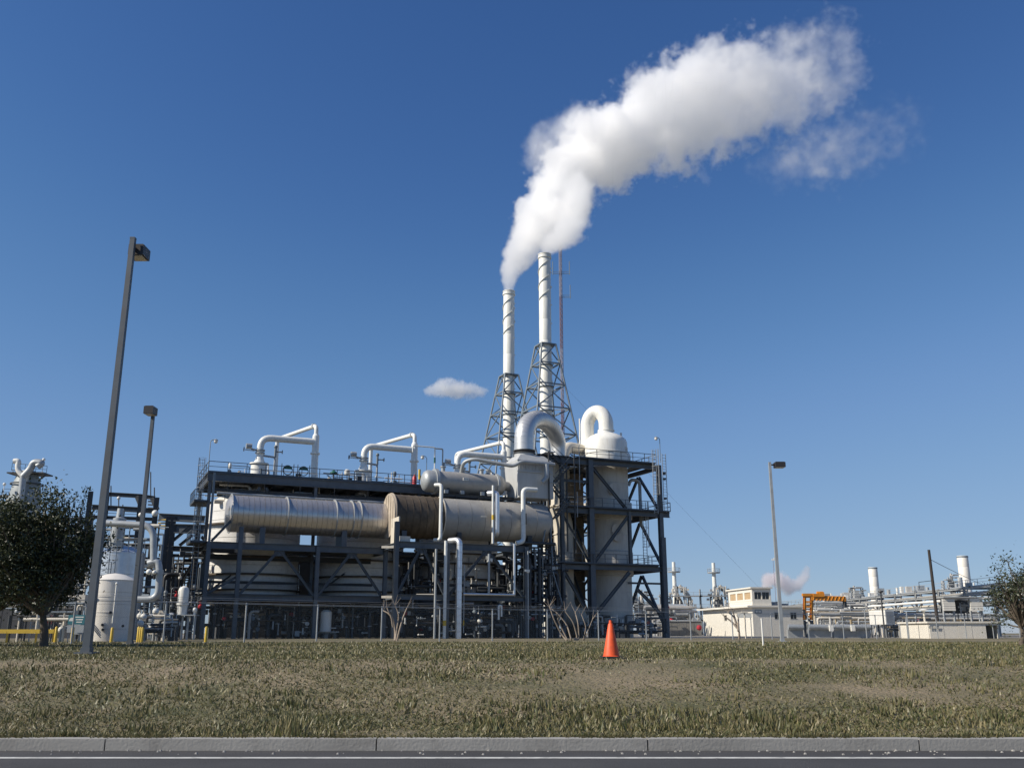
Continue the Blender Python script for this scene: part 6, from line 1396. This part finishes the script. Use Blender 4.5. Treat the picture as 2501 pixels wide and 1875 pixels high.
main = [K(1243, 713, 13, 1.0), K(1246, 695, 17, 1.0), K(1252, 668, 27, 1.0), K(1268, 630, 42, 1.0), K(1290, 590, 58, 1.0, 128), K(1318, 540, 74, 1.0, 129), K(1350, 490, 84, 1.0, 130), K(1384, 435, 100, 1.0, 131), K(1435, 380, 115, 0.98, 132), K(1520, 335, 125, 0.85, 134), K(1610, 290, 132, 0.66, 137), K(1710, 245, 138, 0.5, 141), K(1850, 220, 140, 0.34, 146), K(2000, 170, 130, 0.2, 152)]
vapour('steam_plume', 'big white steam plume billowing up and right from the shorter chimney', 'steam', main, STEAM, 0.19, 2.2, 0.13, 3.0, kind='stuff', noise_amt=1.6, fade=0.28)
tall = [K(1330, 614, 10, 0.6, 118), K(1344, 600, 26, 0.8, 119), K(1364, 582, 40, 0.9, 120), K(1388, 558, 44, 0.95, 121), K(1402, 520, 50, 0.9, 123), K(1415, 480, 54, 0.8, 125)]
vapour('steam_plume', 'smaller steam puff at the mouth of the taller chimney, joining the big plume', 'steam', tall, STEAM, 0.22, 1.9, 0.2, 9.0, kind='stuff', noise_amt=1.6, fade=0.28)
wisp = [K(1300, 400, 30, 0.5, 133), K(1320, 360, 50, 0.6, 133), K(1365, 335, 60, 0.65, 133), K(1420, 310, 70, 0.7, 133)]
vapour('steam_wisp', 'torn thin steam wisp on the upper left side of the big plume', 'steam', wisp, vol_mat('thin_steam', 0.3), 0.25, 2.4, 0.16, 15.0, kind='stuff', noise_amt=1.5, fade=0.6)
w2 = [K(1850, 415, 45, 0.14, 400), K(1900, 405, 60, 0.17, 400), K(1960, 385, 85, 0.24, 400), K(2010, 400, 85, 0.28, 400), K(2040, 350, 95, 0.24, 400), K(2110, 335, 90, 0.18, 400), K(2190, 310, 85, 0.14, 400)]
vapour('drifting_cloud', 'thin torn cloud drifting high at the right of the plume', 'cloud', w2, vol_mat('thin_cloud', 0.24), 0.75, 2.8, 0.055, 23.0, kind='stuff', noise_amt=2.0, fade=0.9)
w4 = [K(1715, 425, 16, 0.5, 400), K(1722, 440, 18, 0.6, 400)]
vapour('drifting_cloud', 'tiny faint cloud shred just below the right end of the plume', 'cloud', w4, vol_mat('thin_cloud', 0.06), 0.6, 2.6, 0.15, 31.0, kind='stuff', noise_amt=2.0, fade=0.7)
w3 = [K(1045, 955, 14, 0.75, 900), K(1075, 948, 26, 0.95, 900), K(1110, 950, 27, 0.95, 900), K(1150, 952, 24, 0.85, 900), K(1178, 956, 18, 0.7, 900)]
vapour('small_cloud', 'small lone white cloud left of the shorter chimney frame', 'cloud', w3, vol_mat('white_cloud', 0.12, (0.995, 0.995, 0.995)), 0.7, 2.0, 0.06, 41.0, fade=0.55, kind='stuff', noise_amt=1.6)
w5 = [K(1866, 1440, 12, 0.8, 600), K(1878, 1416, 22, 0.85, 600), K(1900, 1416, 24, 0.8, 600), K(1925, 1434, 20, 0.75, 600), K(1950, 1428, 16, 0.65, 600), K(1965, 1408, 14, 0.6, 600), K(1972, 1388, 9, 0.5, 600)]
vapour('distant_steam', 'pinkish-white distant steam behind the pale grey light pole', 'steam', w5, vol_mat('distant_steam_vapour', 0.30, (0.98, 0.94, 0.95)), 0.6, 1.7, 0.10, 51.0, fade=0.4, kind='stuff')
